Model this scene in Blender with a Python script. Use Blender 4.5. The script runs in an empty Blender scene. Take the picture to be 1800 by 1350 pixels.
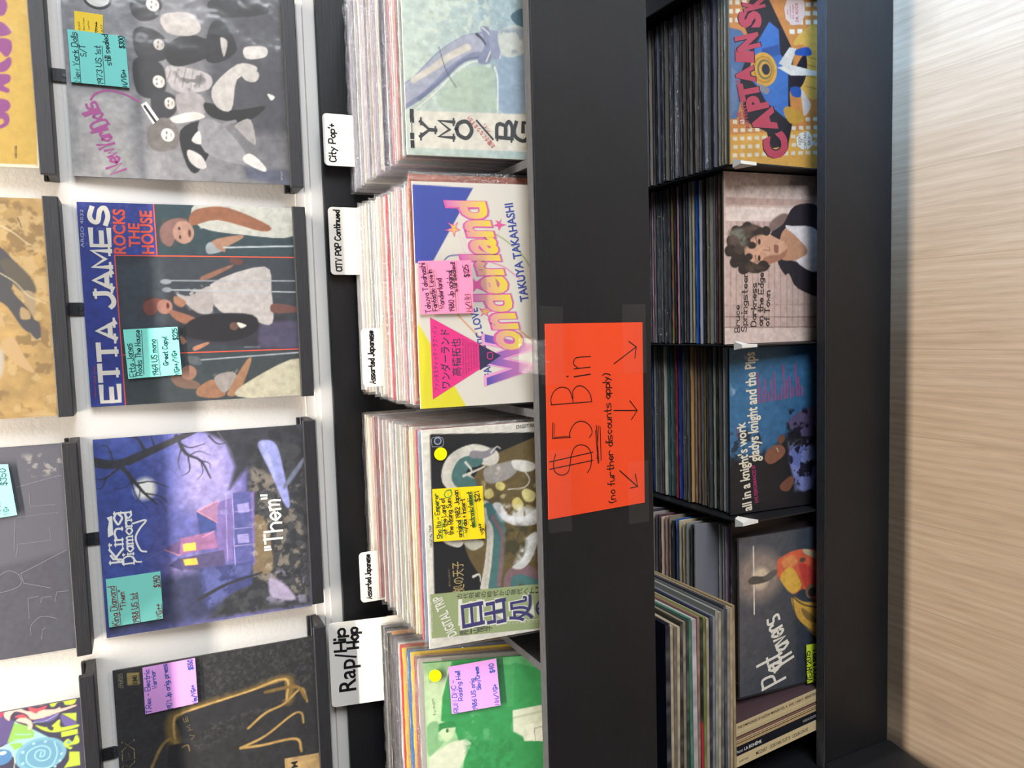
import bpy, bmesh, math, random
import numpy as np
from mathutils import Vector, Matrix, Euler
from mathutils.geometry import tessellate_polygon

S = bpy.context.scene
COL = S.collection
# ---------------------------------------------------------------- camera
CAM = Vector((0.0, -1.355, 1.319))
PITCH, YAW, ROLL, FPX = math.radians(26.0919), math.radians(4.8241), math.radians(-3.8073), 1330.0
fw = Vector((-math.sin(YAW)*math.cos(PITCH), math.cos(YAW)*math.cos(PITCH), -math.sin(PITCH)))
rt0 = Vector((math.cos(YAW), math.sin(YAW), 0)); up0 = rt0.cross(fw)
rt = rt0*math.cos(ROLL) + up0*math.sin(ROLL); up = -rt0*math.sin(ROLL) + up0*math.cos(ROLL)
cd = bpy.data.cameras.new('camera'); cam = bpy.data.objects.new('camera', cd); COL.objects.link(cam)
cd.lens = FPX/1800*36; cd.sensor_width = 36; cd.sensor_fit = 'HORIZONTAL'; cd.clip_start = 0.02
# the phone was held upright and the picture lies on its side: picture-up is the shop's right
X, Y, Z = -up, rt, -fw
cam.matrix_world = Matrix(((X.x, Y.x, Z.x, CAM.x), (X.y, Y.y, Z.y, CAM.y), (X.z, Y.z, Z.z, CAM.z), (0, 0, 0, 1)))
S.camera = cam
# ---------------------------------------------------------------- world, lights, exposure
wd = bpy.data.worlds.new('world'); S.world = wd; wd.use_nodes = True
bgn = wd.node_tree.nodes['Background']; bgn.inputs[0].default_value = (0.84, 0.86, 0.92, 1); bgn.inputs[1].default_value = 0.06
def area(name, loc, target, sx, sy, power, col):
    l = bpy.data.lights.new(name, 'AREA'); l.shape = 'RECTANGLE'; l.size = sx; l.size_y = sy; l.energy = power; l.color = col
    o = bpy.data.objects.new(name, l); COL.objects.link(o); o.location = loc
    o.rotation_euler = (Vector(target)-Vector(loc)).to_track_quat('-Z', 'Y').to_euler(); o['kind'] = 'helper'; return o
tube = area('ceiling_tube_light', (0.0, -0.475, 2.55), (0.0, -0.475, 0), 2.6, 0.06, 76, (1.0, 0.90, 0.78))
win = area('shop_window_light', (1.5, -1.0, 1.05), (1.0, -0.74, 0.0), .8, 1.0, 18, (0.36, 0.62, 1.0)); win.data.spread = math.radians(40)
front = area('front_fill_light', (2.9, -3.2, 1.25), (-.1, -.2, .8), 2.0, 1.9, 120, (.90, .95, 1.0))  # added fill lamp, no real window: brightens the upright covers and panels
S.view_settings.view_transform = 'Standard'; S.view_settings.look = 'None'
S.view_settings.gamma = 1.0; S.view_settings.use_curve_mapping = False
S.view_settings.exposure = 0.68
S.cycles.transparent_max_bounces = 48; S.cycles.max_bounces = 8

# ---------------------------------------------------------------- helpers
def lin(h):
    h = h.lstrip('#')
    if len(h) == 3: h = ''.join(c*2 for c in h)
    c = np.array([int(h[i:i+2], 16) for i in (0, 2, 4)])/255
    return np.where(c <= .04045, c/12.92, ((c+.055)/1.055)**2.4)
def srgb(h):
    h = h.lstrip('#')
    if len(h) == 3: h = ''.join(c*2 for c in h)
    return np.array([int(h[i:i+2], 16) for i in (0, 2, 4)])/255
def W(x, y, z): return (x, y-1.355, z+1.319)          # measured from the camera's foot -> scene
def tag(o, label=None, cat=None, group=None, kind=None):
    for k, v in (('label', label), ('category', cat), ('group', group), ('kind', kind)):
        if v: o[k] = v
    return o
class MB:                                             # collects coloured polygons -> ONE mesh object
    def __init__(s): s.v = []; s.c = []; s.f = []; s.m = []; s.n = 0
    def add(s, verts, faces, col, mat=0):
        verts = np.asarray(verts, float); k = len(verts)
        col = np.asarray(col, float)
        if col.ndim == 1: col = np.tile(col, (k, 1))
        s.v.append(verts); s.c.append(col)
        s.f.extend([tuple(i+s.n for i in f) for f in faces]); s.m.extend([mat]*len(faces)); s.n += k
    def box(s, a, b, col, mat=0, ch=0.0):
        x0, y0, z0 = a; x1, y1, z1 = b
        V = [(x, y, z) for z in (z0, z1) for y in (y0, y1) for x in (x0, x1)]
        s.add(V, [(0, 2, 3, 1), (4, 5, 7, 6), (0, 1, 5, 4), (2, 6, 7, 3), (0, 4, 6, 2), (1, 3, 7, 5)], col, mat)
    def build(s, name, mats, parent=None, smooth=False, loc=None):
        me = bpy.data.meshes.new(name)
        V = np.concatenate(s.v); C = np.concatenate(s.c)
        me.from_pydata(V.tolist(), [], s.f)
        for m in mats: me.materials.append(m)
        if len(mats) > 1: me.polygons.foreach_set('material_index', s.m)
        if smooth: me.polygons.foreach_set('use_smooth', [True]*len(s.f))
        at = me.color_attributes.new('Col', 'FLOAT_COLOR', 'POINT')
        at.data.foreach_set('color', np.concatenate([C, np.ones((len(C), 1))], 1).astype(np.float32).ravel())
        me.update(); o = bpy.data.objects.new(name, me); COL.objects.link(o)
        if parent: o.parent = parent
        if loc is not None: o.location = loc
        return o
def bevel(o, w, seg=2):
    m = o.modifiers.new('edge', 'BEVEL'); m.width = w; m.segments = seg; m.limit_method = 'ANGLE'; m.angle_limit = math.radians(50); return o
def empty(name, loc, rot=(0, 0, 0)):
    o = bpy.data.objects.new(name, None); COL.objects.link(o); o.location = loc; o.rotation_euler = rot; o.empty_display_size = .02; return o

# ---------------------------------------------------------------- materials
def newmat(n):
    m = bpy.data.materials.new(n); m.use_nodes = True; nt = m.node_tree; return m, nt, nt.nodes['Principled BSDF'], nt.nodes.new, nt.links.new
def coords(nt, N, L, sc, kind='Object'):
    t = N('ShaderNodeTexCoord'); mp = N('ShaderNodeMapping'); mp.inputs['Scale'].default_value = sc; L(t.outputs[kind], mp.inputs[0]); return mp.outputs[0]
def bump(nt, N, L, b, height, strength, dist=.002):
    bp = N('ShaderNodeBump'); bp.inputs['Strength'].default_value = strength; bp.inputs['Distance'].default_value = dist
    L(height, bp.inputs['Height']); L(bp.outputs[0], b.inputs['Normal'])
def noise(N, L, vec, scale, detail=4, rough=.6):
    n = N('ShaderNodeTexNoise'); n.inputs['Scale'].default_value = scale; n.inputs['Detail'].default_value = detail; n.inputs['Roughness'].default_value = rough
    if vec is not None: L(vec, n.inputs['Vector'])
    return n
def ramp(N, L, fac, stops):
    r = N('ShaderNodeValToRGB'); e = r.color_ramp.elements
    while len(e) < len(stops): e.new(.5)
    for k, (p, c) in enumerate(stops): e[k].position = p; e[k].color = (*c, 1)
    L(fac, r.inputs[0]); return r.outputs[0]
def mat_print(name, rough=.42, spec=.4):
    m, nt, b, N, L = newmat(name)
    a = N('ShaderNodeVertexColor'); a.layer_name = 'Col'; v = coords(nt, N, L, (1, 1, 1))
    n = noise(N, L, v, 160); r = N('ShaderNodeMapRange'); r.inputs['To Min'].default_value = rough-.07; r.inputs['To Max'].default_value = rough+.1
    L(n.outputs[0], r.inputs[0]); L(r.outputs[0], b.inputs['Roughness']); L(a.outputs[0], b.inputs['Base Color'])
    b.inputs['Specular IOR Level'].default_value = spec
    return m
M_PRINT = mat_print('printed_card', .45, .35)
M_PAPER = mat_print('paper', .7, .2)
M_EDGE = mat_print('card_edge', .8, .15)
def mat_black():
    m, nt, b, N, L = newmat('black_paint')
    v = coords(nt, N, L, (3, 60, 60)); n = noise(N, L, v, 6, 6)
    v2 = coords(nt, N, L, (1, 1, 1)); n2 = noise(N, L, v2, 5, 4)
    L(ramp(N, L, n2.outputs[0], [(.3, (.0072, .0076, .0095)), (.75, (.0125, .013, .015))]), b.inputs['Base Color'])
    r = N('ShaderNodeMapRange'); r.inputs['To Min'].default_value = .36; r.inputs['To Max'].default_value = .6; L(n.outputs[0], r.inputs[0]); L(r.outputs[0], b.inputs['Roughness'])
    b.inputs['Specular IOR Level'].default_value = .38
    bump(nt, N, L, b, n.outputs[0], .25, .001); return m
M_BLACK = mat_black()
def mat_edgewood():
    m, nt, b, N, L = newmat('black_plywood_edge')
    v = coords(nt, N, L, (8, 90, 90)); n = noise(N, L, v, 7, 6, .7)
    L(ramp(N, L, n.outputs[0], [(.3, (.016, .016, .019)), (.62, (.042, .042, .046)), (.8, (.10, .10, .10))]), b.inputs['Base Color'])
    b.inputs['Roughness'].default_value = .7; bump(nt, N, L, b, n.outputs[0], .5, .001); return m
M_PLY = mat_edgewood()
def mat_ledge():
    m, nt, b, N, L = newmat('black_ledge_wood')
    v = coords(nt, N, L, (4, 120, 120)); n = noise(N, L, v, 5, 6, .6)
    L(ramp(N, L, n.outputs[0], [(.3, (.0085, .009, .012)), (.8, (.022, .023, .028))]), b.inputs['Base Color'])
    b.inputs['Roughness'].default_value = .5; bump(nt, N, L, b, n.outputs[0], .3, .001); return m
M_LEDGE = mat_ledge()
def mat_wall(name, c1, c2, bs):
    m, nt, b, N, L = newmat(name)
    v = coords(nt, N, L, (1, 1, 1)); n = noise(N, L, v, 140, 4, .55); n2 = noise(N, L, v, 3, 2)
    L(ramp(N, L, n2.outputs[0], [(.3, c1), (.7, c2)]), b.inputs['Base Color']); b.inputs['Roughness'].default_value = .65
    bump(nt, N, L, b, n.outputs[0], bs, .0016); return m
M_WALL = mat_wall('wall_paint', (.80, .775, .735), (.83, .805, .765), .35)
M_TRIM = mat_wall('trim_paint', (.66, .64, .61), (.70, .68, .65), .04)
def mat_metal(name, col, rough):
    m, nt, b, N, L = newmat(name); v = coords(nt, N, L, (1, 1, 1)); n = noise(N, L, v, 300)
    r = N('ShaderNodeMapRange'); r.inputs['To Min'].default_value = rough-.08; r.inputs['To Max'].default_value = rough+.1; L(n.outputs[0], r.inputs[0]); L(r.outputs[0], b.inputs['Roughness'])
    b.inputs['Base Color'].default_value = (*col, 1); b.inputs['Metallic'].default_value = .8; return m
M_SCREW = mat_metal('black_screw_metal', (.06, .06, .07), .4)
def mat_floor():
    m, nt, b, N, L = newmat('oak_vinyl_plank')
    geo = N('ShaderNodeTexCoord'); sep = N('ShaderNodeSeparateXYZ')
    mp = N('ShaderNodeMapping'); mp.inputs['Rotation'].default_value = (0, 0, math.radians(-90)); mp.inputs['Location'].default_value = (.31, .103, 0)
    L(geo.outputs['Object'], mp.inputs[0]); vec = mp.outputs[0]
    br = N('ShaderNodeTexBrick'); br.offset = .37; br.inputs['Scale'].default_value = 1; br.inputs['Brick Width'].default_value = 1.22; br.inputs['Row Height'].default_value = .167
    br.inputs['Mortar Size'].default_value = .0013; br.inputs['Mortar Smooth'].default_value = .6; br.inputs['Color1'].default_value = (.0, .0, .0, 1); br.inputs['Color2'].default_value = (1, 1, 1, 1); br.inputs['Mortar'].default_value = (.5, .5, .5, 1)
    L(vec, br.inputs['Vector'])
    mp2 = N('ShaderNodeMapping'); mp2.inputs['Scale'].default_value = (2.2, 26, 1); L(vec, mp2.inputs[0])
    addv = N('ShaderNodeVectorMath'); addv.operation = 'MULTIPLY_ADD'; addv.inputs[1].default_value = (7, 5, 3); L(br.outputs['Color'], addv.inputs[0]); L(mp2.outputs[0], addv.inputs[2])
    g = noise(N, L, addv.outputs[0], 1.6, 7, .62); g.inputs['Distortion'].default_value = 1.2
    fine = N('ShaderNodeMapping'); fine.inputs['Scale'].default_value = (6, 160, 1); L(vec, fine.inputs[0]); g2 = noise(N, L, fine.outputs[0], 2.4, 5, .65)
    cath = N('ShaderNodeTexWave'); cath.wave_type = 'BANDS'; cath.bands_direction = 'Y'; cath.inputs['Scale'].default_value = 2.2; cath.inputs['Distortion'].default_value = 9; cath.inputs['Detail'].default_value = 2.5; cath.inputs['Detail Scale'].default_value = .55; cath.inputs['Detail Roughness'].default_value = .6
    mpw = N('ShaderNodeMapping'); mpw.inputs['Scale'].default_value = (1.5, 9, 1); L(vec, mpw.inputs[0]); addw = N('ShaderNodeVectorMath'); addw.operation = 'MULTIPLY_ADD'; addw.inputs[1].default_value = (9, 3, 5); L(br.outputs['Color'], addw.inputs[0]); L(mpw.outputs[0], addw.inputs[2]); L(addw.outputs[0], cath.inputs['Vector'])
    base = ramp(N, L, g.outputs[0], [(.25, (.215, .158, .108)), (.5, (.25, .188, .132)), (.75, (.282, .22, .162))])
    def mix(a, bcol, fac, mode):
        x = N('ShaderNodeMix'); x.data_type = 'RGBA'; x.blend_type = mode
        if isinstance(fac, float): x.inputs[0].default_value = fac
        else: L(fac, x.inputs[0])
        L(a, x.inputs[6])
        if isinstance(bcol, tuple): x.inputs[7].default_value = (*bcol, 1)
        else: L(bcol, x.inputs[7])
        return x.outputs[2]
    c = mix(base, ramp(N, L, g2.outputs[0], [(.3, (.84, .83, .81)), (.7, (1.1, 1.1, 1.1))]), .6, 'MULTIPLY')
    c = mix(c, ramp(N, L, cath.outputs['Fac'], [(.0, (.86, .84, .82)), (.25, (1, 1, 1)), (.8, (1, 1, 1)), (1, (1.14, 1.14, 1.15))]), .55, 'MULTIPLY')
    kn = noise(N, L, vec, 2.6, 2); c = mix(c, ramp(N, L, kn.outputs[0], [(.30, (.70, .68, .67)), (.40, (1, 1, 1))]), .7, 'MULTIPLY')
    c = mix(c, (.20, .15, .10), br.outputs['Fac'], 'MIX')
    L(c, b.inputs['Base Color']); b.inputs['Roughness'].default_value = .48; b.inputs['Specular IOR Level'].default_value = .4
    bump(nt, N, L, b, g2.outputs[0], .12, .0008); return m
M_FLOOR = mat_floor()
def mat_film(name, milky, rough, bstr, bscale, tint=(.9, .91, .93), base=.04):   # clear plastic: mostly transparent, a thin milky veil, sharp glints
    m, nt, b, N, L = newmat(name); nt.nodes.remove(b); out = nt.nodes['Material Output']
    tr = N('ShaderNodeBsdfTransparent'); gl = N('ShaderNodeBsdfGlossy'); gl.inputs['Roughness'].default_value = rough
    df = N('ShaderNodeBsdfDiffuse'); df.inputs['Color'].default_value = (*tint, 1)
    v = coords(nt, N, L, (1, 1, 1)); n = noise(N, L, v, bscale, 3)
    bp = N('ShaderNodeBump'); bp.inputs['Strength'].default_value = bstr; bp.inputs['Distance'].default_value = .004; L(n.outputs[0], bp.inputs['Height']); L(bp.outputs[0], gl.inputs['Normal'])
    lw = N('ShaderNodeLayerWeight'); L(bp.outputs[0], lw.inputs['Normal']); pw = N('ShaderNodeMath'); pw.operation = 'POWER'; pw.inputs[1].default_value = 4; L(lw.outputs['Facing'], pw.inputs[0])
    fr = N('ShaderNodeMath'); fr.operation = 'MULTIPLY_ADD'; fr.inputs[1].default_value = .55; fr.inputs[2].default_value = base; L(pw.outputs[0], fr.inputs[0])
    m1 = N('ShaderNodeMixShader'); m1.inputs[0].default_value = milky; L(tr.outputs[0], m1.inputs[1]); L(df.outputs[0], m1.inputs[2])
    m2 = N('ShaderNodeMixShader'); L(fr.outputs[0], m2.inputs[0]); L(m1.outputs[0], m2.inputs[1]); L(gl.outputs[0], m2.inputs[2]); L(m2.outputs[0], out.inputs[0]); return m
M_FILM = mat_film('clear_sleeve_film', .015, .12, .35, 14)
M_WRAP = mat_film('crinkled_sleeve_film', .028, .07, 1.0, 150, (.93, .93, .94), .10)
M_TAPE = mat_film('clear_tape', .014, .25, .3, 40, (.8, .8, .82), .02)

# ---------------------------------------------------------------- lettering
GLY = {'A':'023962 1454','B':'0209 ~094958574505 ~054564634202','C':'~68391805133263','D':'0209 ~094967644202','E':'69090262 0555','F':'690902 0555','G':'~68391805133263 636535','H':'0902 6962 0565','I':'3932','J':'~6964422213','K':'0902 6904 2662','L':'090262','M':'0209346962','N':'02096269','O':'~391805133253655839','P':'0209 ~094968664505','Q':'~391805133253655839 4462','R':'0209 ~094968664505 3562','S':'~6839181655633203','T':'0969 3932','U':'~09041332536469','V':'093269','W':'0912375269','X':'0962 0269','Y':'093569 3532','Z':'09690262',
'a':'~55361504133254 5652','b':'0902 ~053655533203','c':'~55361504133253','d':'5952 ~55361504133253','e':'~045455361504133253','f':'~49392822 0646','g':'~55361504133254 ~56513000','h':'0902 ~05365552','i':'2622 2829','j':'~26211000 2829','k':'0902 4604 2542','l':'2922','m':'0602 ~05263532 ~35566562','n':'0602 ~05365552','o':'~3615041332535536','p':'0600 ~053655533203','q':'5650 ~55361504133253','r':'0602 ~05264655','s':'~5616051444534202','t':'~29233242 0646','u':'~06032254 5652','v':'063256','w':'0612355266','x':'0652 0256','y':'0633 5610','z':'06560252',
'0':'~391805133253655839','1':'173932','2':'~0729585602 0262','3':'~0839583654320 3'.replace(' ',''),'4':'2905 0555 4942','5':'590906 ~0646643203','6':'~59160422535515','7':'096922','8':'~361839583604326436','9':'~5839072557 5852','$':'~6839181655633203 3931','/':'0169','+':'3733 1555','-':'1555','!':'3935 3332','(':'~39171431',')':'~19373411','.':'2223','\'':'2927','"':'1917 3937',':':'2223 2526',',':'2311','&':'~6216182947260413325 4'.replace(' ','')}
def catmull(P, n=6, closed=False):
    P = np.asarray(P, float)
    if len(P) < 3 and not closed: return P
    Q = np.vstack([P[-1], P, P[0], P[1]]) if closed else np.vstack([2*P[0]-P[1], P, 2*P[-1]-P[-2]])
    t = np.linspace(0, 1, n, endpoint=False)[:, None]; o = []
    for i in range(1, len(Q)-2):
        a, b, c, d = Q[i-1:i+3]
        o.append(.5*((2*b)+(-a+c)*t+(2*a-5*b+4*c-d)*t**2+(-a+3*b-3*c+d)*t**3))
    if not closed: o.append(P[-1:])
    return np.vstack(o)
def strokes(text):
    out = []; x = 0
    for ch in text:
        if ch == ' ': x += 4; continue
        g = GLY.get(ch)
        if not g: x += 5; continue
        mx = 0; tmp = []
        for st in g.split():
            sm = st[0] == '~'; st = st.lstrip('~')
            P = np.array([(int(st[i]), int(st[i+1])-2) for i in range(0, len(st)-1, 2)], float); mx = max(mx, P[:, 0].max()); tmp.append((sm, P))
        mn = min(p[:, 0].min() for _, p in tmp)
        for sm, P in tmp: out.append((sm, P+[x-mn, 0], ch))
        x += mx-mn+2
    return out, max(x-2, 1)
_tc = {}
def text_mesh(s, bold):                               # outline lettering, triangulated: (verts, tris, width)
    k = (s, bold)
    if k not in _tc:
        c = bpy.data.curves.new('lettering', 'FONT'); c.body = s; c.size = 1; c.offset = bold*.0025; c.resolution_u = 3
        o = bpy.data.objects.new('lettering', c); COL.objects.link(o)
        dg = bpy.context.evaluated_depsgraph_get(); me = bpy.data.meshes.new_from_object(o.evaluated_get(dg))
        me.calc_loop_triangles()
        V = np.array([v.co[:2] for v in me.vertices]) if len(me.vertices) else np.zeros((0, 2)); T = [tuple(t.vertices) for t in me.loop_triangles]
        bpy.data.objects.remove(o); bpy.data.curves.remove(c); bpy.data.meshes.remove(me)
        _tc[k] = (V, T)
    return _tc[k]
_cap = np.ptp(text_mesh('H', 0)[0][:, 1]); _cjk = None
def ribbon(P, w):                                     # flat stroke of even width -> verts (2D), faces
    P = np.asarray(P, float); keep = [0]+[i for i in range(1, len(P)) if np.hypot(*(P[i]-P[i-1])) > 1e-6]; P = P[keep]
    if len(P) < 2: return np.zeros((0, 2)), []
    d = np.diff(P, axis=0); d /= np.linalg.norm(d, axis=1)[:, None]
    P = P.copy(); P[0] -= d[0]*w*.4; P[-1] += d[-1]*w*.4
    t = np.vstack([d[:1], d[:-1]+d[1:], d[-1:]]); ln = np.linalg.norm(t, axis=1)[:, None]; t = t/np.maximum(ln, .35)
    n = np.stack([-t[:, 1], t[:, 0]], 1)*w/2
    V = np.vstack([P+n, P-n]); k = len(P)
    return V, [(i, i+1, k+i+1, k+i) for i in range(k-1)]
def frame(p1, p2, h):                                 # baseline from p1 to p2 (v grows downwards), letters stand to its left
    p1, p2 = np.array(p1, float), np.array(p2, float); d = p2-p1; L = np.hypot(*d); d = d/L; u = np.array([d[1], -d[0]])
    return p1, d, u, L
def vector_items(cmds, seed=0):                       # printed / handwritten marks: list of (verts uv-permille, faces, colours)
    R = random.Random(seed); out = []
    for c in cmds:
        k = c[0]
        if k == 'V':
            P = np.array(c[2], float).reshape(-1, 2); T = tessellate_polygon([[Vector((x, y, 0)) for x, y in P]]); out.append((P, [tuple(t) for t in T], lin(c[1])))
        elif k == 'E':
            a = np.linspace(0, 2*math.pi, 28, endpoint=False); P = np.stack([c[2]+c[4]*np.cos(a), c[3]+c[5]*np.sin(a)], 1); out.append((P, [tuple(range(28))], lin(c[1])))
        elif k == 'L':
            P = np.array(c[3], float).reshape(-1, 2)
            if len(P) > 4: P = catmull(P, 5)
            V, F = ribbon(P, c[2])
            if len(V): out.append((V, F, lin(c[1])))
        elif k in 'hs':
            _, col, w, x1, y1, x2, y2, h, s = c; st, wid = strokes(s); p1, d, u, L = frame((x1, y1), (x2, y2), h); sx, sy = L/wid, h/7
            for i, (sm, P, ch) in enumerate(st):
                P = P.copy()
                if k == 'h':
                    P += np.array([[R.uniform(-.22, .22), R.uniform(-.22, .22)] for _ in P]); P[:, 0] += P[:, 1]*.06
                Q = catmull(P, 5) if sm and len(P) > 2 else P
                segs = [Q]
                if k == 's':                          # slab serifs on the ends of upright strokes
                    for e, f in ((0, 1), (-1, -2)):
                        dd = P[f]-P[e]
                        if abs(dd[1]) > abs(dd[0])*.8 and P[e][1] in (0., 4., 7., -2.):
                            b = min(w*.95/sx, 2.2); segs.append(np.array([[P[e][0]-b, P[e][1]+(.35 if dd[1] > 0 else -.35)*w*.45/sy], [P[e][0]+b, P[e][1]+(.35 if dd[1] > 0 else -.35)*w*.45/sy]]))
                for j, q in enumerate(segs):
                    G = p1+np.outer(q[:, 0]*sx, d)+np.outer(q[:, 1]*sy, u)
                    V, F = ribbon(G, w if j == 0 else w*.5)
                    if len(V): out.append((V, F, lin(col)))
        elif k == 't':
            _, col, col2, bold, sh, x1, y1, x2, y2, h, s = c; V, T = text_mesh(s, bold)
            if not len(V): continue
            p1, d, u, L = frame((x1, y1), (x2, y2), h); x0, xw = V[:, 0].min(), np.ptp(V[:, 0])
            cap = _cap if ord(s[0]) < 0x2e80 else .88
            yy = V[:, 1]*h/cap; xx = (V[:, 0]-x0)*L/max(xw, 1e-3)+yy*sh
            P = p1+np.outer(xx, d)+np.outer(yy, u)
            if col2 == '-': C = lin(col)
            else:
                f = np.clip(V[:, 1]/.75, 0, 1)[:, None]; C = lin(col)*(1-f)+lin(col2)*f
            out.append((P, T, C))
    return out

# ---------------------------------------------------------------- picture raster (colours of a printed picture, one per mesh point)
def fbm(N, cells, seed, oct=4):
    r = np.random.default_rng(seed); o = np.zeros((N, N)); a = 1; tot = 0
    for k in range(oct):
        c = max(2, int(cells*2**k)); g = r.random((c+2, c+2)); x = np.linspace(0, c, N); i = np.minimum(x.astype(int), c); f = x-i; f = f*f*(3-2*f)
        top = g[np.ix_(i, i)]*(1-f)[None]+g[np.ix_(i, i+1)]*f[None]; bot = g[np.ix_(i+1, i)]*(1-f)[None]+g[np.ix_(i+1, i+1)]*f[None]
        o += a*(top*(1-f)[:, None]+bot*f[:, None]); tot += a; a *= .55
    return o/tot
def sdf_poly(U, V, P):
    d = np.full(U.shape, 1e9); s = np.zeros(U.shape, bool); n = len(P)
    for i in range(n):
        ax, ay = P[i]; bx, by = P[(i+1) % n]; ex, ey = bx-ax, by-ay; L = ex*ex+ey*ey+1e-9
        t = np.clip(((U-ax)*ex+(V-ay)*ey)/L, 0, 1); d = np.minimum(d, (U-ax-t*ex)**2+(V-ay-t*ey)**2)
        if abs(ey) > 1e-9: s ^= ((ay > V) != (by > V)) & (U < ex*(V-ay)/ey+ax)
    d = np.sqrt(d); return np.where(s, -d, d)
def paint(cmds, N, hmil, seed):
    u = np.linspace(0, 1000, N); U, V = np.meshgrid(u, np.linspace(0, hmil, N)); img = np.zeros((N, N, 3)); px = 1000/N
    for i, c in enumerate(cmds):
        k = c[0]
        if k == 'b': img[:] = srgb(c[1])
        elif k == 'g':
            x1, y1, x2, y2 = c[3:7]; dx, dy = x2-x1, y2-y1; t = np.clip(((U-x1)*dx+(V-y1)*dy)/(dx*dx+dy*dy), 0, 1)[..., None]; img = srgb(c[1])*(1-t)+srgb(c[2])*t
        elif k == 'n':
            f = fbm(N, c[2], seed*31+i); img *= (1+c[1]*2*(f-.5))[..., None]
        elif k in 'pmqle':
            if k in 'pm':
                P = np.array(c[3], float).reshape(-1, 2)
                if k == 'm': P = catmull(P, 4, True)
                b = max(c[2], px*.9); m = b*1.2; lo, hi = P.min(0)-m, P.max(0)+m
            elif k == 'q': P = np.array(c[5], float).reshape(-1, 2); b = 25; lo, hi = P.min(0)-30, P.max(0)+30
            elif k == 'l': P = catmull(np.array(c[5], float).reshape(-1, 2), 5); b = max(c[4], px*.8); m = max(c[2], c[3])+b; lo, hi = P.min(0)-m, P.max(0)+m
            else: b = max(c[2], px*.9); m = max(c[5], c[6])+b; lo, hi = np.array([c[3]-m, c[4]-m]), np.array([c[3]+m, c[4]+m])
            j0, j1 = np.searchsorted(u, [lo[0], hi[0]]); i0, i1 = np.searchsorted(V[:, 0], [lo[1], hi[1]])
            if j1 <= j0 or i1 <= i0: continue
            sl = (slice(i0, i1), slice(j0, j1)); u_, v_ = U[sl], V[sl]
            if k == 'l':
                d = np.full(u_.shape, 1e9); w = np.linspace(c[2], c[3], len(P))/2
                for a in range(len(P)-1):
                    (ax, ay), (bx, by) = P[a], P[a+1]; ex, ey = bx-ax, by-ay; t = np.clip(((u_-ax)*ex+(v_-ay)*ey)/(ex*ex+ey*ey+1e-9), 0, 1)
                    d = np.minimum(d, np.hypot(u_-ax-t*ex, v_-ay-t*ey)-(w[a]+(w[a+1]-w[a])*t))
            elif k == 'e': r = np.hypot((u_-c[3])/c[5], (v_-c[4])/c[6]); d = (r-1)*min(c[5], c[6])
            else: d = sdf_poly(u_, v_, P)
            al = np.clip(.5-d/b, 0, 1)
            if k == 'q':
                f = fbm(N, c[2], seed*17+i*3)[sl]; al = al*np.clip((f-c[3])*14+.5, 0, 1)*c[4]
            al = al[..., None]; img[sl] = img[sl]*(1-al)+srgb(c[1])*al
    img = np.clip(img, 0, 1); return np.where(img <= .04045, img/12.92, ((img+.055)/1.055)**2.4)

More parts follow.
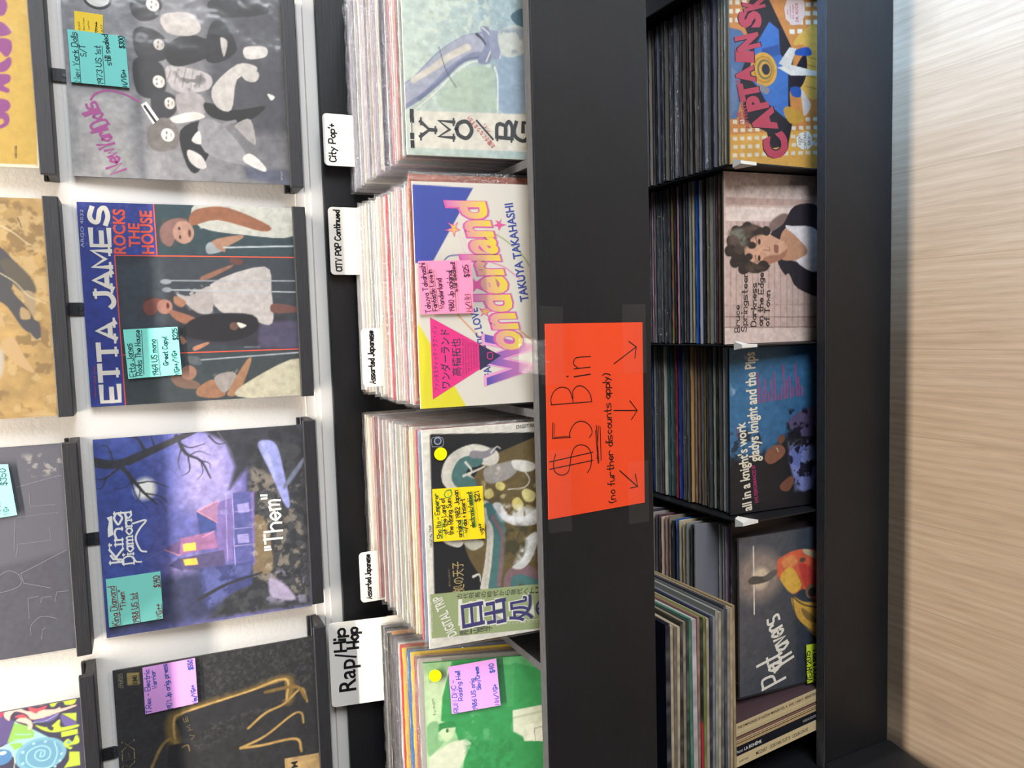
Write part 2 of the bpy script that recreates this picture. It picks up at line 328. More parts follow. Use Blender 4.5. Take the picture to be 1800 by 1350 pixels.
ART = {
 'nyd': ((.248,.562,.073,1.3425,4.5,.318), [
  ('g','#98979a','#4a4a50',26,13,663,1018),
  ('p','#bab6b3',76.7,[403,21,425,285,10,277,-2,-1]),
  ('p','#8e8c8f',67.9,[831,64,856,261,681,300,654,53]),
  ('p','#3c3c42',55.4,[907,660,951,1004,272,1018,258,807,436,634]),
  ('p','#4c4f60',19.2,[24,795,-11,1018,73,1008,82,789]),
  ('n',0.1,30),
  ('m','#26262a',7.1,[562,293,595,346,557,429,437,431,395,368,426,302]),
  ('e','#b9b5b0',3.6,481,405,30.6,27.7),
  ('m','#232327',5.3,[708,302,741,354,705,438,616,467,571,378,601,312]),
  ('e','#a5a19d',3.6,662,416,26.9,24.3),
  ('m','#26262a',5.3,[862,303,867,345,879,439,794,417,767,339,807,299]),
  ('e','#c2beb9',3.6,851,399,30.3,29.3),
  ('m','#2c2c30',7.2,[414,369,437,422,405,481,329,468,286,387,340,364]),
  ('e','#bab6b1',3.6,379,449,29,24.5),
  ('m','#66625f',9,[246,342,306,406,273,473,170,476,137,396,162,345]),
  ('e','#cfcbc6',3.6,222,431,32.7,29.7),
  ('m','#1d1d21',4.6,[246,489,302,608,189,638,42,558,87,507]),
  ('m','#9c989a',3.6,[559,446,560,551,531,648,464,635,435,509,476,450]),
  ('m','#808085',3.7,[300,581,297,680,160,793,92,789,149,600]),
  ('m','#c5c2bf',3.8,[141,792,148,830,87,893,62,882,107,790]),
  ('m','#8e8a8c',4.6,[423,482,433,597,340,610,313,502]),
  ('m','#c3bfbc',3.6,[309,449,345,557,321,609,283,483]),
  ('m','#151518',5.6,[396,613,370,758,401,909,316,810,323,645]),
  ('m','#17171a',5.4,[651,443,728,561,669,701,579,552,570,464]),
  ('m','#a19d9a',3.6,[806,435,831,567,762,616,719,560,726,456]),
  ('m','#a8a5a2',3.7,[475,654,601,779,600,872,561,861,524,775,368,739,382,667]),
  ('m','#b0adaa',3.8,[691,821,702,924,653,922,634,827]),
  ('m','#aaa7a3',3.8,[601,779,572,880,523,868,528,812]),
  ('m','#131316',5.6,[786,662,803,726,677,783,601,688,623,626]),
  ('m','#1a1a1d',7.4,[908,669,930,843,887,953,845,838,834,674]),
  ('m','#b7b4b2',3.7,[154,519,129,580,73,604,62,568,98,525]),
  ('m','#8b8888',3.8,[293,753,327,830,202,851,219,815,265,770]),
  ('m','#9d9a98',2.8,[725,704,710,739,632,717]),
  ('l','#77757a',20.5,16.8,4.7,[207,621,289,698,312,754]),
  ('m','#c6c3c0',2.9,[465,922,453,959,432,939]),
  ('m','#c2bfbd',2.8,[202,540,186,584,252,578]),
  ('e','#4a4648',1.8,470,396,6.3,3.5),
  ('e','#4a4648',1.8,492,397,6.3,3.5),
  ('e','#6a6464',1.8,483,418,8.1,2.6),
  ('e','#4a4648',1.8,650,410,6.3,3.5),
  ('e','#4a4648',1.8,673,412,6.3,3.5),
  ('e','#6a6464',1.8,663,432,8.1,2.6),
  ('e','#4a4648',1.8,839,392,6.2,3.5),
  ('e','#4a4648',1.8,864,394,6.2,3.5),
  ('e','#6a6464',1.8,853,414,8,2.6),
  ('e','#4a4648',1.8,368,442,6.3,3.5),
  ('e','#4a4648',1.8,389,443,6.3,3.5),
  ('e','#6a6464',1.8,380,460,8.2,2.6),
  ('e','#4a4648',1.8,208,424,7.3,3.5),
  ('e','#4a4648',1.8,233,426,7.3,3.5),
  ('e','#6a6464',1.8,223,446,9.1,2.6),
  ('q','#5c5856',14,0.5,0.7,[283,344,290,448,159,440,153,336]),
  ('l','#7c7874',5.4,5.4,1.8,[542,463,485,442]),
  ('l','#7c7874',5.5,5.5,1.8,[555,498,479,476]),
  ('l','#7c7874',5.5,5.5,1.8,[558,534,463,511]),
  ('l','#7c7874',5.5,5.5,1.8,[557,569,462,550]),
  ('l','#7c7874',5.5,5.5,1.8,[541,604,470,591]),
  ('q','#26262a',20,0.56,0.5,[551,463,560,551,512,638,447,545]),
  ('h','#b8589a',11.5,43,230,144,184,73.8,'New'),
  ('h','#b8589a',11.4,155,190,247,159,73.1,'York'),
  ('h','#b8589a',11.4,257,168,361,115,76,'Dolls'),
  ('L','#b8589a',9.5,[369,99,398,121,418,176,408,242,377,311]),
  ('V','#cfcfcc',[362,316,379,343,296,395,270,366]),
  ('V','#1f1f22',[355,327,363,336,286,384,278,375]),
  ('E','#1e1e20',852,156,53.3,63.9),
  ('E','#d8d6d0',854,156,43,52.5),
  ('h','#77777c',3,22,976,67,978,13.6,'mercury'),
  ('n',0.13,40),
 ]),
 'etta': ((-.106,.2095,.0712,1.3425,4.5,.318), [
  ('b','#2c393d'),
  ('g','#243c44','#363c40',979,415,0,725),
  ('p','#30373f',5.3,[741,152,739,1004,250,1005,254,156]),
  ('p','#3c454e',35.4,[694,159,733,366,313,359,263,158]),
  ('p','#2a2a34',27.6,[562,391,423,562,435,940,250,990,311,430]),
  ('p','#45415a',19.6,[398,813,403,1007,250,1005,268,796]),
  ('p','#2d3d90',2.6,[1021,-1,1027,163,744,150,-3,152,3,-9]),
  ('p','#2f3f92',2.6,[1027,154,1033,339,745,339,744,145]),
  ('n',0.08,26),
  ('l','#8f9089',13,7.5,5.6,[888,552,929,681,947,1004]),
  ('l','#8f9089',9.6,7.7,5.8,[863,789,915,887,897,1002]),
  ('l','#8a8684',9.5,9.5,5.7,[550,615,597,871]),
  ('l','#8a8684',9.5,9.5,5.7,[500,630,507,876]),
  ('l','#8a8684',9.6,9.6,5.7,[461,656,436,872]),
  ('l','#c6c2c0',9.5,9.5,5.7,[520,613,557,873]),
  ('l','#c6c2c0',9.5,9.5,5.7,[476,638,471,874]),
  ('l','#94906e',11.7,9.8,5.9,[50,728,127,1009]),
  ('l','#94906e',11.7,9.8,5.9,[20,726,55,1005]),
  ('q','#5a3c34',20,0.5,0.6,[921,360,934,492,790,431,799,361]),
  ('q','#532a22',20,0.5,0.6,[535,259,534,346,448,332,440,262]),
  ('q','#44342c',20,0.5,0.6,[139,358,112,499,64,488,70,389]),
  ('q','#d8d4d0',60,0.56,0.6,[561,417,599,581,452,582,474,475]),
  ('q','#cfc8c2',60,0.56,0.6,[128,573,152,686,93,683,27,605]),
  ('m','#6a4434',5.6,[971,611,974,730,904,867,884,847,949,682]),
  ('e','#5a342a',1.8,858,483,9.2,3.6),
  ('e','#3a2420',1.8,472,346,5.5,2.6),
  ('e','#3a2420',1.8,500,351,5.5,2.6),
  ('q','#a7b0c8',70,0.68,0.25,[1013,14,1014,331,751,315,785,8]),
  ('m','#b3b5ae',3.7,[982,512,1018,595,1019,779,1002,1012,852,1005,853,770,888,552]),
  ('m','#86573f',4.6,[944,501,983,548,992,685,905,886,874,847,928,635,896,508]),
  ('m','#7c5c56',5.4,[893,367,933,439,915,491,838,433,790,404,818,362]),
  ('e','#a48070',4.6,862,468,57.1,49.4),
  ('e','#4a2a26',2.8,858,496,18.5,7.1),
  ('e','#2b1d1c',2.8,881,449,8.3,5.3),
  ('e','#2b1d1c',2.8,838,451,8.3,5.3),
  ('m','#8e959b',3.7,[792,569,816,593,812,647,774,655,754,580]),
  ('m','#9a7660',3.8,[821,602,853,733,838,751,793,674,764,654]),
  ('l','#aab2b8',8.5,8.5,1.9,[788,655,799,1002]),
  ('m','#805848',4.7,[638,538,696,678,686,687,623,564]),
  ('m','#5c3a34',3.8,[735,685,725,745,701,734,706,688]),
  ('m','#aba7a6',4.7,[599,581,691,852,557,880,391,875,409,775,461,619]),
  ('m','#9f9999',5.5,[552,417,541,479,589,580,462,583,449,527,484,475]),
  ('m','#7c463c',4.5,[506,262,529,302,524,345,486,334,449,306,459,268]),
  ('e','#9c7062',3.7,488,359,36.7,36.6),
  ('e','#471a1c',2.8,493,374,14.7,7),
  ('m','#8a5c48',3.7,[466,377,465,412,415,525,381,523,397,452,427,401]),
  ('m','#926850',3.7,[542,408,513,459,484,440,504,405]),
  ('m','#64423c',4.9,[496,885,474,1011,449,1009,446,882]),
  ('l','#9aa1a8',5.5,5.5,1.8,[619,377,614,1003]),
  ('l','#a4abb2',6.4,6.4,1.8,[573,365,555,1005]),
  ('e','#7a828a',2.7,573,374,12.8,22.7),
  ('e','#858d95',2.7,614,372,12.8,26.2),
  ('m','#6d564a',4.6,[129,366,131,419,93,498,64,488,79,399]),
  ('e','#906a5a',3.7,149,452,37.5,37.5),
  ('m','#906850',3.8,[64,488,109,572,36,624,11,585,24,494]),
  ('m','#928c88',4.8,[118,573,144,658,103,683,37,614]),
  ('m','#967054',3.9,[74,654,200,736,194,759,32,689,21,632]),
  ('m','#b4b09a',4.9,[13,679,99,759,199,1007,-5,1005]),
  ('l','#a2a9b0',5.6,7.5,1.9,[211,496,231,1007]),
  ('m','#50565c',3.7,[232,452,225,506,185,513,198,459]),
  ('m','#15151c',7.4,[378,434,443,545,438,777,348,791,303,647,329,466]),
  ('e','#5c4338',3.8,381,684,21.2,22.3),
  ('m','#d8d4cc',2.9,[401,699,384,745,370,716]),
  ('m','#a5755c',3.7,[340,422,310,452,296,429]),
  ('m','#a5755c',3.8,[280,482,302,546,292,555,260,490]),
  ('l','#6f7a82',5.8,3.9,1.9,[270,730,268,806]),
  ('L','#e2553f',5.3,[744,149,739,1006]),
  ('L','#e2553f',5.4,[1014,338,745,339]),
  ('L','#e2553f',5.3,[744,149,-3,152]),
  ('L','#e2553f',5.4,[252,155,250,1008]),
  ('s','#efe9dc',21.6,23,128,973,131,78.8,'ETTA JAMES'),
  ('t','#e85a45','-',12,0,750,198,969,206,50.3,'ROCKS'),
  ('t','#e85a45','-',12,0,784,264,902,267,47.5,'THE'),
  ('t','#e85a45','-',12,0,752,326,966,326,51.6,'HOUSE'),
  ('t','#b6bcd4','-',0,0,781,19,963,26,13.8,'ARGO 4032'),
  ('t','#b0485a','-',0,0,44,25,203,31,9.9,'recorded live'),
  ('n',0.12,45),
 ]),
 'kd': ((-.476,-.157,.0725,1.3425,4.5,.3185), [
  ('g','#3a4a8c','#5d5a92',548,-19,416,542),
  ('p','#8d86b8',102.1,[986,393,1008,620,605,645,541,503,636,373]),
  ('p','#3c4b8e',79,[999,10,1000,228,227,199,26,-1]),
  ('p','#7a6fa0',56.1,[331,293,388,449,185,465,147,327]),
  ('p','#2f3350',63.4,[232,45,289,443,15,566,6,-2]),
  ('p','#34363a',29.1,[1011,713,1007,1023,5,994,21,474,252,692]),
  ('p','#2c2e36',23.5,[1013,484,1018,1023,874,1016,946,767,828,732,689,612,806,646,939,607]),
  ('n',0.14,24),
  ('q','#7d7468',22,0.5,0.7,[799,721,671,967,40,976,209,700]),
  ('q','#23252a',26,0.52,0.8,[1011,713,1007,1023,5,994,21,474,252,692]),
  ('m','#7d83b6',7.8,[906,765,933,804,898,860,741,891,574,912,577,883,748,824]),
  ('m','#8d92c2',3.9,[905,779,913,798,746,843,727,832]),
  ('m','#5b6277',10,[690,889,824,994,774,981,668,897]),
  ('m','#9088a0',14.1,[186,785,143,861,50,916,80,799]),
  ('m','#6b5d48',9.9,[515,716,497,782,235,807,250,702]),
  ('e','#cfd0d0',23.7,734,216,56.6,51.4),
  ('e','#f6f3df',5.5,734,216,38.3,34.3),
  ('l','#34353c',49.3,35.2,2.6,[887,-1,869,85,886,161]),
  ('l','#34353c',43.2,27,2.7,[882,153,921,249,953,329,1014,475]),
  ('l','#34353c',23.3,7.2,1.8,[857,117,785,164,713,211,648,268]),
  ('l','#34353c',9.1,3.6,1.8,[764,180,767,249,730,325]),
  ('l','#34353c',8.2,2.7,1.8,[713,211,685,287,642,320]),
  ('l','#34353c',7.2,2.7,1.8,[786,155,697,176,634,223]),
  ('l','#34353c',20.4,7.4,1.9,[988,375,897,414,851,483,758,524]),
  ('l','#34353c',8.4,2.8,1.9,[886,423,807,427,782,390]),
  ('l','#34353c',7.5,2.8,1.9,[852,474,838,519,807,526]),
  ('l','#34353c',12.5,4.5,1.8,[857,117,807,47,802,6]),
  ('l','#34353c',14.5,4.5,1.8,[933,224,993,193,1008,127]),
  ('l','#34353c',8.9,3.6,1.8,[874,85,956,65,969,33]),
  ('l','#34353c',9.3,3.7,1.9,[958,382,924,434,938,506]),
  ('p','#39457c',2.8,[588,446,522,538,476,545,451,461]),
  ('p','#6b5d94',2.9,[616,543,629,563,666,733,269,717,335,537,477,536]),
  ('p','#8e6a8c',2.8,[592,451,635,554,521,543]),
  ('p','#4c4f86',3.9,[667,625,668,714,280,713,305,610]),
  ('p','#8a5f86',2.8,[372,353,460,363,478,527,386,540,387,458]),
  ('p','#4a4468',2.8,[296,362,357,352,372,567,290,572,284,443]),
  ('p','#5d4a74',2.8,[416,285,454,367,377,353]),
  ('p','#3f3d64',2.8,[325,301,362,353,290,366]),
  ('p','#353a66',11.5,[289,443,291,704,168,698,94,460]),
  ('q','#4d5488',16,0.48,0.9,[287,452,281,703,190,689,71,477]),
  ('p','#ebb84c',1.9,[428,374,430,433,390,435,390,376]),
  ('p','#e9ae46',1.9,[349,370,348,433,313,440,316,377]),
  ('l','#d78a86',3.8,3.8,0.9,[592,451,521,543]),
  ('l','#d78a86',3.8,3.8,0.9,[592,451,635,554]),
  ('l','#d78a86',3.7,3.7,0.9,[410,289,371,357]),
  ('l','#c98aa0',3.8,3.8,1,[451,466,478,527]),
  ('l','#9b93c4',3.9,3.9,1,[671,593,309,582]),
  ('l','#9b93c4',3.9,3.9,1,[667,625,283,618]),
  ('l','#b9a8cc',2.9,2.9,1,[566,633,566,718]),
  ('l','#b9a8cc',2.9,2.9,1,[475,629,474,714]),
  ('l','#b9a8cc',2.9,2.9,1,[384,624,382,713]),
  ('p','#7f78ac',1.9,[584,560,585,597,559,600,562,563]),
  ('p','#8f88bc',1.9,[605,645,608,702,557,704,559,647]),
  ('p','#8f88bc',2,[444,636,444,693,395,695,397,639]),
  ('l','#6a6a90',2.8,1.8,0.9,[374,199,411,284]),
  ('l','#34353c',6.6,1.9,1.9,[885,431,901,477,876,530]),
  ('l','#34353c',6.5,1.9,1.9,[937,399,861,377,812,383]),
  ('l','#34353c',5.7,1.9,1.9,[841,483,791,489,755,460]),
  ('l','#34353c',5.5,1.8,1.8,[743,196,687,184,662,148]),
  ('l','#34353c',5.5,1.8,1.8,[680,243,667,277,604,309]),
  ('l','#34353c',5.4,1.8,1.8,[785,164,751,128,747,77]),
  ('l','#34353c',7.1,2.7,1.8,[807,47,761,28,755,3]),
  ('l','#34353c',7.3,2.7,1.8,[929,275,997,262,1024,281]),
  ('l','#34353c',9.5,2.8,1.9,[976,527,932,570,938,625]),
  ('l','#4a4c54',7.6,2.9,1.9,[992,573,887,632,837,639]),
  ('q','#8c86a0',20,0.6,0.6,[242,759,211,964,19,975,55,759]),
  ('q','#a09a88',14,0.62,0.6,[516,706,502,821,232,826,250,702]),
  ('l','#2a2b33',21.1,9.6,2.9,[129,434,188,576,223,748]),
  ('s','#f0ecdc',10,377,98,623,105,60.9,'King'),
  ('s','#f0ecdc',8.2,364,145,624,147,47.9,'Diamond'),
  ('L','#f0ecdc',10.8,[415,44,395,55,390,89,367,96]),
  ('L','#f0ecdc',9.1,[565,151,575,211,533,179,487,159,426,177,414,203]),
  ('L','#f0ecdc',8.2,[392,140,368,156,365,177]),
  ('V','#f0ecdc',[551,38,588,46,608,37,615,62,519,61,508,37]),
  ('h','#ece9dc',11.1,341,863,637,857,89.8,'"Them"'),
  ('n',0.16,45),
 ]),
 'trex': ((-.85,-.5315,.068,1.3425,4.5,.3165), [
  ('g','#2c2c2e','#222225',843,-3,750,921),
  ('n',0.25,60),
  ('q','#4a4a4a',80,0.58,0.45,[1027,269,995,993,734,1002,462,328]),
  ('l','#6e5a30',58,58,29,[540,264,675,253,712,319,749,625,785,832,671,836]),
  ('l','#b8975a',11.6,11.6,5.8,[555,265,678,265,715,314,759,625,791,827,673,828]),
  ('p','#26262a',2.9,[677,269,710,316,782,822,680,822,625,429,570,352,576,307]),
  ('p','#1f1f22',2.9,[673,271,686,340,573,361,576,307]),
  ('l','#a8874c',14.2,10.1,7.1,[559,624,623,715,654,815,720,909,639,936]),
  ('l','#8a6e3c',15.3,15.3,7.6,[456,147,556,197,586,244,532,295]),
  ('l','#a8874c',14.2,10.1,7.1,[458,580,497,709,582,852,581,902,525,910]),
  ('l','#a8874c',14.2,14.2,7.1,[458,580,448,686,443,865,366,892]),
  ('l','#7a6030',18.4,18.4,9.2,[739,721,737,880,663,927]),
  ('p','#1e1e21',7.7,[557,233,554,333,451,373,360,322,388,214]),
  ('l','#8a7040',6.8,4.9,3.9,[532,295,536,323,503,330]),
  ('p','#a88c5e',3.1,[345,800,333,982,126,1014,182,802]),
  ('h','#6e6040',3.9,568,361,689,327,18.6,'V M E'),
  ('p','#8e7d4c',1.9,[978,63,971,118,909,119,913,63]),
  ('t','#222','-',3,0,914,109,959,109,22.7,'EMI'),
  ('t','#8e8a70','-',2,0,904,45,982,44,13.8,'STEREO'),
  ('t','#8e8a70','-',0,0,910,30,980,31,8.6,'OP 8033'),
  ('t','#9c8a54','-',0,0,385,69,630,77,58.4,'T.REX'),
  ('t','#2d2d30','-',0,0,390,65,627,73,51.3,'T.REX'),
  ('t','#1c1c1e','-',4,0,280,867,316,867,33,'M'),
  ('n',0.2,30),
 ]),
 'yel': ((.252,.566,.4235,1.338,4.5,.316), [
  ('b','#cdab50'),
  ('n',0.06,60),
  ('p','#e6e0cc',1.6,[792,1022,-31,993,-1,982,791,1015]),
  ('p','#e6e0cc',1.6,[10,805,13,977,-14,986,-14,803]),
  ('m','#8e4488',2.4,[735,840,774,886,744,906,711,910,676,894,672,865,685,837]),
  ('m','#8e4488',2.4,[650,820,648,870,634,899,603,919,583,888,587,852]),
  ('m','#8e4488',2.4,[566,807,572,865,572,902,557,917,519,913,491,889,529,855,526,826]),
  ('m','#8e4488',2.4,[457,799,463,865,493,904,459,908,423,877,425,819]),
  ('m','#8e4488',2.4,[398,795,412,854,412,898,382,898,363,873,348,893,331,885,343,835,339,791]),
  ('m','#8e4488',2.4,[289,787,302,847,297,883,272,893,245,872,241,821]),
  ('m','#8e4488',2.4,[221,783,244,865,220,885,186,876,166,837,181,802]),
  ('m','#cdab50',2.4,[200,832,214,855,197,862,183,842]),
  ('h','#8a7038',2.4,38,901,95,904,6.8,'MADE IN U.S.A'),
 ]),
 'sand': ((-.113,.2075,.4235,1.338,4.5,.316), [
  ('b','#b9985f'),
  ('n',0.16,18),
  ('q','#8a6f45',14,0.56,0.8,[991,778,997,969,-7,972,11,710]),
  ('q','#d0b480',22,0.58,0.7,[991,778,997,969,-7,972,11,710]),
  ('m','#4b4a50',3.9,[780,763,772,799,730,832,662,872,593,823,507,877,419,916,366,924,385,891,412,855,508,803,577,749]),
  ('m','#4b4a50',4.1,[445,895,436,921,384,925,358,908,394,884]),
  ('m','#5d564c',9.5,[713,787,722,832,644,901,575,919,576,866,645,812]),
  ('m','#a99576',4,[576,866,575,904,523,915,471,904,506,884]),
  ('m','#c9a878',4.8,[354,770,370,816,281,854,210,887,230,843,302,774]),
  ('m','#b59a70',4,[507,854,489,883,454,888,455,851]),
  ('m','#c4b9a8',15.9,[312,731,302,774,199,760,184,722]),
  ('l','#37332f',4,2.4,1.6,[909,870,867,882]),
  ('l','#37332f',4.1,2.4,1.6,[722,970,670,974]),
  ('l','#ded2b0',4.7,3.2,2.4,[874,798,849,841,799,896,786,921]),
  ('l','#ded2b0',4,3.2,2.4,[662,784,619,840,558,888,523,953]),
 ]),
 'blk': ((-.472,-.155,.4235,1.338,4.5,.316), [
  ('b','#3f3f49'),
  ('n',0.1,50),
  ('p','#4b4b55',32.4,[1013,709,989,982,485,981,438,670]),
  ('q','#9a958c',40,0.58,0.6,[958,825,953,979,853,981,856,857]),
  ('L','#6e6e78',2.5,[809,789,846,957,846,976]),
  ('L','#6e6e78',2.5,[515,761,667,775,673,949,664,945]),
  ('L','#6e6e78',2.5,[478,766,540,778,542,913,604,911]),
  ('L','#6e6e78',2.5,[399,780,352,789,311,898]),
  ('L','#6e6e78',2.5,[399,780,486,973]),
  ('L','#6e6e78',2.5,[180,800,276,801,279,842]),
  ('L','#6e6e78',2.5,[245,851,272,858,270,896]),
  ('L','#6e6e78',2.6,[245,910,289,921,286,968]),
  ('L','#6e6e78',2.5,[96,802,142,805,174,835,178,866,160,912]),
  ('L','#6e6e78',2.6,[70,843,115,850,122,862]),
  ('L','#6e6e78',2.5,[391,681,420,728,395,772,349,777,328,737,319,676]),
  ('L','#6e6e78',2.5,[777,840,713,840,711,940]),
 ]),
 'psy': ((-.866,-.552,.428,1.338,4.5,.316), [
  ('b','#3e3a52'),
  ('p','#5a4c80',1.9,[997,656,946,728,844,706,837,645]),
  ('p','#9cc8cc',2.6,[946,728,885,806,830,869,815,826,770,716,823,644,855,722]),
  ('p','#8cba5a',1.3,[939,727,913,778,874,806,850,801,847,692]),
  ('p','#8cba5a',1.3,[842,700,834,750,814,757,805,718]),
  ('l','#9cc8cc',4.5,4.5,0.6,[881,729,871,767,867,790]),
  ('l','#9cc8cc',4.5,4.5,0.6,[855,722,849,759,846,804]),
  ('e','#78acc0',1.3,758,825,82.7,108.3),
  ('e','#6a9cb8',2.6,758,825,69.4,90.4),
  ('l','#a8d8d8',4.6,4.6,0.7,[768,828,748,821,748,836,772,841,779,811,749,800,725,826,735,859,778,862,801,825,784,776,740,764,700,794,687,859,745,893,808,885]),
  ('e','#b4dce0',1,786,752,6.5,6),
  ('e','#b4dce0',1,730,748,5.9,6.6),
  ('e','#b4dce0',1,818,799,5.3,6),
  ('e','#b4dce0',1,817,848,4.6,6.1),
  ('e','#b4dce0',1,740,911,5.4,5.6),
  ('e','#b4dce0',1,707,903,5.4,5.6),
  ('e','#b4dce0',1,682,880,5.3,5.6),
  ('m','#f0c0b0',1.3,[1004,691,1029,704,1026,733,993,769,981,795,979,836,969,896,975,918,966,926,972,982,964,984,948,907,937,846,940,798,970,779,993,737,977,715,954,708,976,689]),
  ('m','#f0c0b0',1.3,[948,734,958,767,930,797,897,798,894,780,920,779]),
  ('m','#d8505a',1.6,[967,729,974,759,955,781,955,766]),
  ('m','#d8505a',1.6,[1003,790,988,825,994,864,978,854,973,830,965,818,984,795]),
  ('m','#c83a60',1.3,[1004,656,1010,680,997,690,978,677,977,654]),
  ('m','#bcd044',1.3,[1005,880,1017,905,1031,942,1032,989,982,985,980,945,1000,934,998,910,983,897,986,882]),
  ('m','#bcd044',1.3,[909,811,885,866,914,914,874,917,873,985,858,987,852,900,872,847]),
  ('p','#bcd044',1.3,[941,924,931,987,887,984,916,953]),
  ('p','#bcd044',1.3,[848,915,850,986,824,988,823,917]),
  ('m','#bcd044',1.3,[795,924,809,943,790,961,816,975,813,987,777,988,772,944,762,959,753,949,777,926]),
  ('p','#bcd044',1.3,[743,945,732,988,663,987,666,916,700,940]),
  ('m','#6a5c98',2,[929,803,938,858,943,915,912,874]),
  ('m','#6a5c98',2,[938,921,888,979,874,978,877,933]),
  ('l','#a8c8d8',3.3,2,0.7,[921,803,920,857,944,912]),
  ('e','#6fa8b4',1,790,945,8.1,8.1),
  ('m','#8cc8c4',1.6,[1025,786,1032,840,1026,848,1010,791]),
  ('m','#e8a898',1.6,[1013,827,1028,888,1006,874,1000,838]),
  ('l','#c9d8c0',3.9,3.9,0.6,[836,650,816,690,770,716,717,712]),
  ('e','#4f7fae',1.9,783,664,38.7,43.9),
  ('e','#e8e6d8',1.3,802,671,8.4,14.7),
  ('m','#3e3a52',1.3,[883,860,891,873,877,887,865,877]),
 ]),
 'ymo': ((.239,.557,-.345,1.005,8,.316), [
  ('g','#bccabf','#9fb4bb',464,7,635,554),
  ('n',0.07,40),
  ('q','#8fa9b0',60,0.55,0.7,[791,308,820,559,260,550,287,389]),
  ('q','#cdd6c4',40,0.56,0.6,[760,31,799,373,252,421,204,33]),
  ('m','#aebfae',8.7,[234,135,376,261,386,392,314,423,208,406,197,223]),
  ('m','#93a7ba',7.7,[481,422,460,542,222,542,215,420]),
  ('l','#7f86a0',91.1,103.2,2.4,[224,-27,296,74,400,179,469,284,488,356]),
  ('l','#a3a6b6',66.8,78.9,6.1,[230,-27,308,75,412,179,481,284,493,350]),
  ('l','#cfc8bb',24.5,30.6,7.3,[312,38,366,121,426,205,469,284]),
  ('l','#6d7490',16,12.3,4.9,[235,60,321,163,406,256,431,335]),
  ('l','#e8e4d8',4.3,4.3,1.2,[180,32,270,136,362,229,410,308,409,373]),
  ('m','#8088a2',1.9,[560,345,557,385,498,402,417,387,402,353,418,328,488,363]),
  ('l','#e4e0d4',5.1,5.1,1.3,[560,352,533,384,478,392,415,367]),
  ('m','#8f96ae',1.9,[539,384,549,431,502,452,439,434,436,394]),
  ('l','#ddd9cc',4.5,4.5,1.3,[552,431,502,452,435,430]),
  ('m','#c7ccc4',5.1,[555,431,579,552,473,549,446,447]),
  ('q','#8b9aa8',16,0.5,0.8,[561,431,579,552,479,549,446,447]),
  ('l','#333a50',13.9,6.3,1.3,[528,328,511,350,488,366]),
  ('m','#4f6d7c',2.6,[622,486,659,548,585,552,587,512]),
  ('l','#44525c',3.1,3.1,0.6,[458,156,364,184,295,226]),
  ('l','#dfe4da',9,5.1,2.6,[393,406,339,417,190,412]),
  ('p','#dbd6c8',1.8,[184,13,199,568,33,563,29,14]),
  ('L','#26262a',17.2,[160,25,184,26]),
  ('L','#26262a',17.2,[140,26,152,26]),
  ('L','#8a8a8a',4.9,[89,23,137,23]),
  ('L','#26262a',17.2,[71,24,84,24]),
  ('L','#26262a',17.2,[34,24,53,24]),
  ('s','#38393c',15,75,128,139,130,68.2,'Y'),
  ('s','#38393c',15.1,79,209,146,211,68,'M'),
  ('s','#38393c',16.6,79,289,151,291,69,'O'),
  ('s','#38393c',15.7,88,476,158,479,71.4,'B'),
  ('s','#38393c',15.9,79,558,160,560,72.5,'G'),
  ('L','#38393c',7.7,[158,314,81,386]),
  ('t','#c0424a','-',3,0,53,396,177,282,22.7,'お聞きになりますか?'),
  ('t','#c0424a','-',3,0,116,377,148,351,17.3,'ハイ。'),
  ('n',0.1,45),
 ]),
 'tak': ((-.1115,.2035,-.351,1.007,8,.316), [
  ('b','#e2dcd0'),
  ('p','#3e4ea8',1.7,[987,-20,978,275,655,81,643,-12]),
  ('p','#e6dc2e',1.7,[394,-5,274,63,-1,209,-11,-8]),
  ('l','#2c3a8c',4.3,4.3,0.9,[660,133,676,155,681,199]),
  ('l','#8f9a4a',4.4,4.4,0.9,[791,327,762,398,694,487,625,540]),
  ('l','#df6aa0',4.4,4.4,0.9,[651,340,625,412,573,483]),
  ('l','#d8863a',5.2,5.2,0.9,[414,185,353,241,282,310]),
  ('l','#d8863a',5.4,5.4,0.9,[374,440,329,485,283,540]),
  ('l','#e8b8c8',2.6,2.6,0.9,[769,202,609,249]),
  ('l','#e8b8c8',2.6,2.6,0.9,[761,220,626,277]),
  ('l','#e8b8c8',2.6,2.6,0.9,[788,389,608,339]),
  ('l','#e8b8c8',2.7,2.7,0.9,[556,418,400,432]),
  ('l','#e8b8c8',2.6,2.6,0.9,[402,332,315,365]),
  ('t','#3a4aa2','-',8,0,132,336,445,276,33.5,'FANTASTIC LOVE'),
  ('t','#3a4aa2','-',9,0,471,523,917,459,38.1,'TAKUYA TAKAHASHI'),
  ('V','#ea5aa0',[829,200,802,190,790,210,784,187,758,180,784,173,789,138,802,173,825,152,812,182]),
  ('V','#f0c060',[819,194,799,186,790,203,787,186,769,180,787,175,790,151,798,176,817,162,809,181]),
  ('V','#ea5aa0',[846,405,823,398,818,427,809,401,789,390,809,386,813,363,823,385,838,375,830,393]),
  ('V','#ea5aa0',[456,316,435,320,428,351,420,323,402,327,416,309,403,287,422,300,442,284,437,308]),
  ('V','#f0c060',[447,315,433,318,427,338,422,320,411,321,420,308,414,296,425,304,436,295,433,309]),
  ('V','#ea5aa0',[579,262,562,274,574,302,549,292,523,300,532,278,515,260]),
  ('t','#f0a4d0','-',30,0,88,534,331,530,214.5,'W'),
  ('t','#ea86bc','#444eb2',14,0,92,532,327,528,210.7,'W'),
  ('t','#df62ac','-',26,0.25,245,490,922,320,163.4,'onderland'),
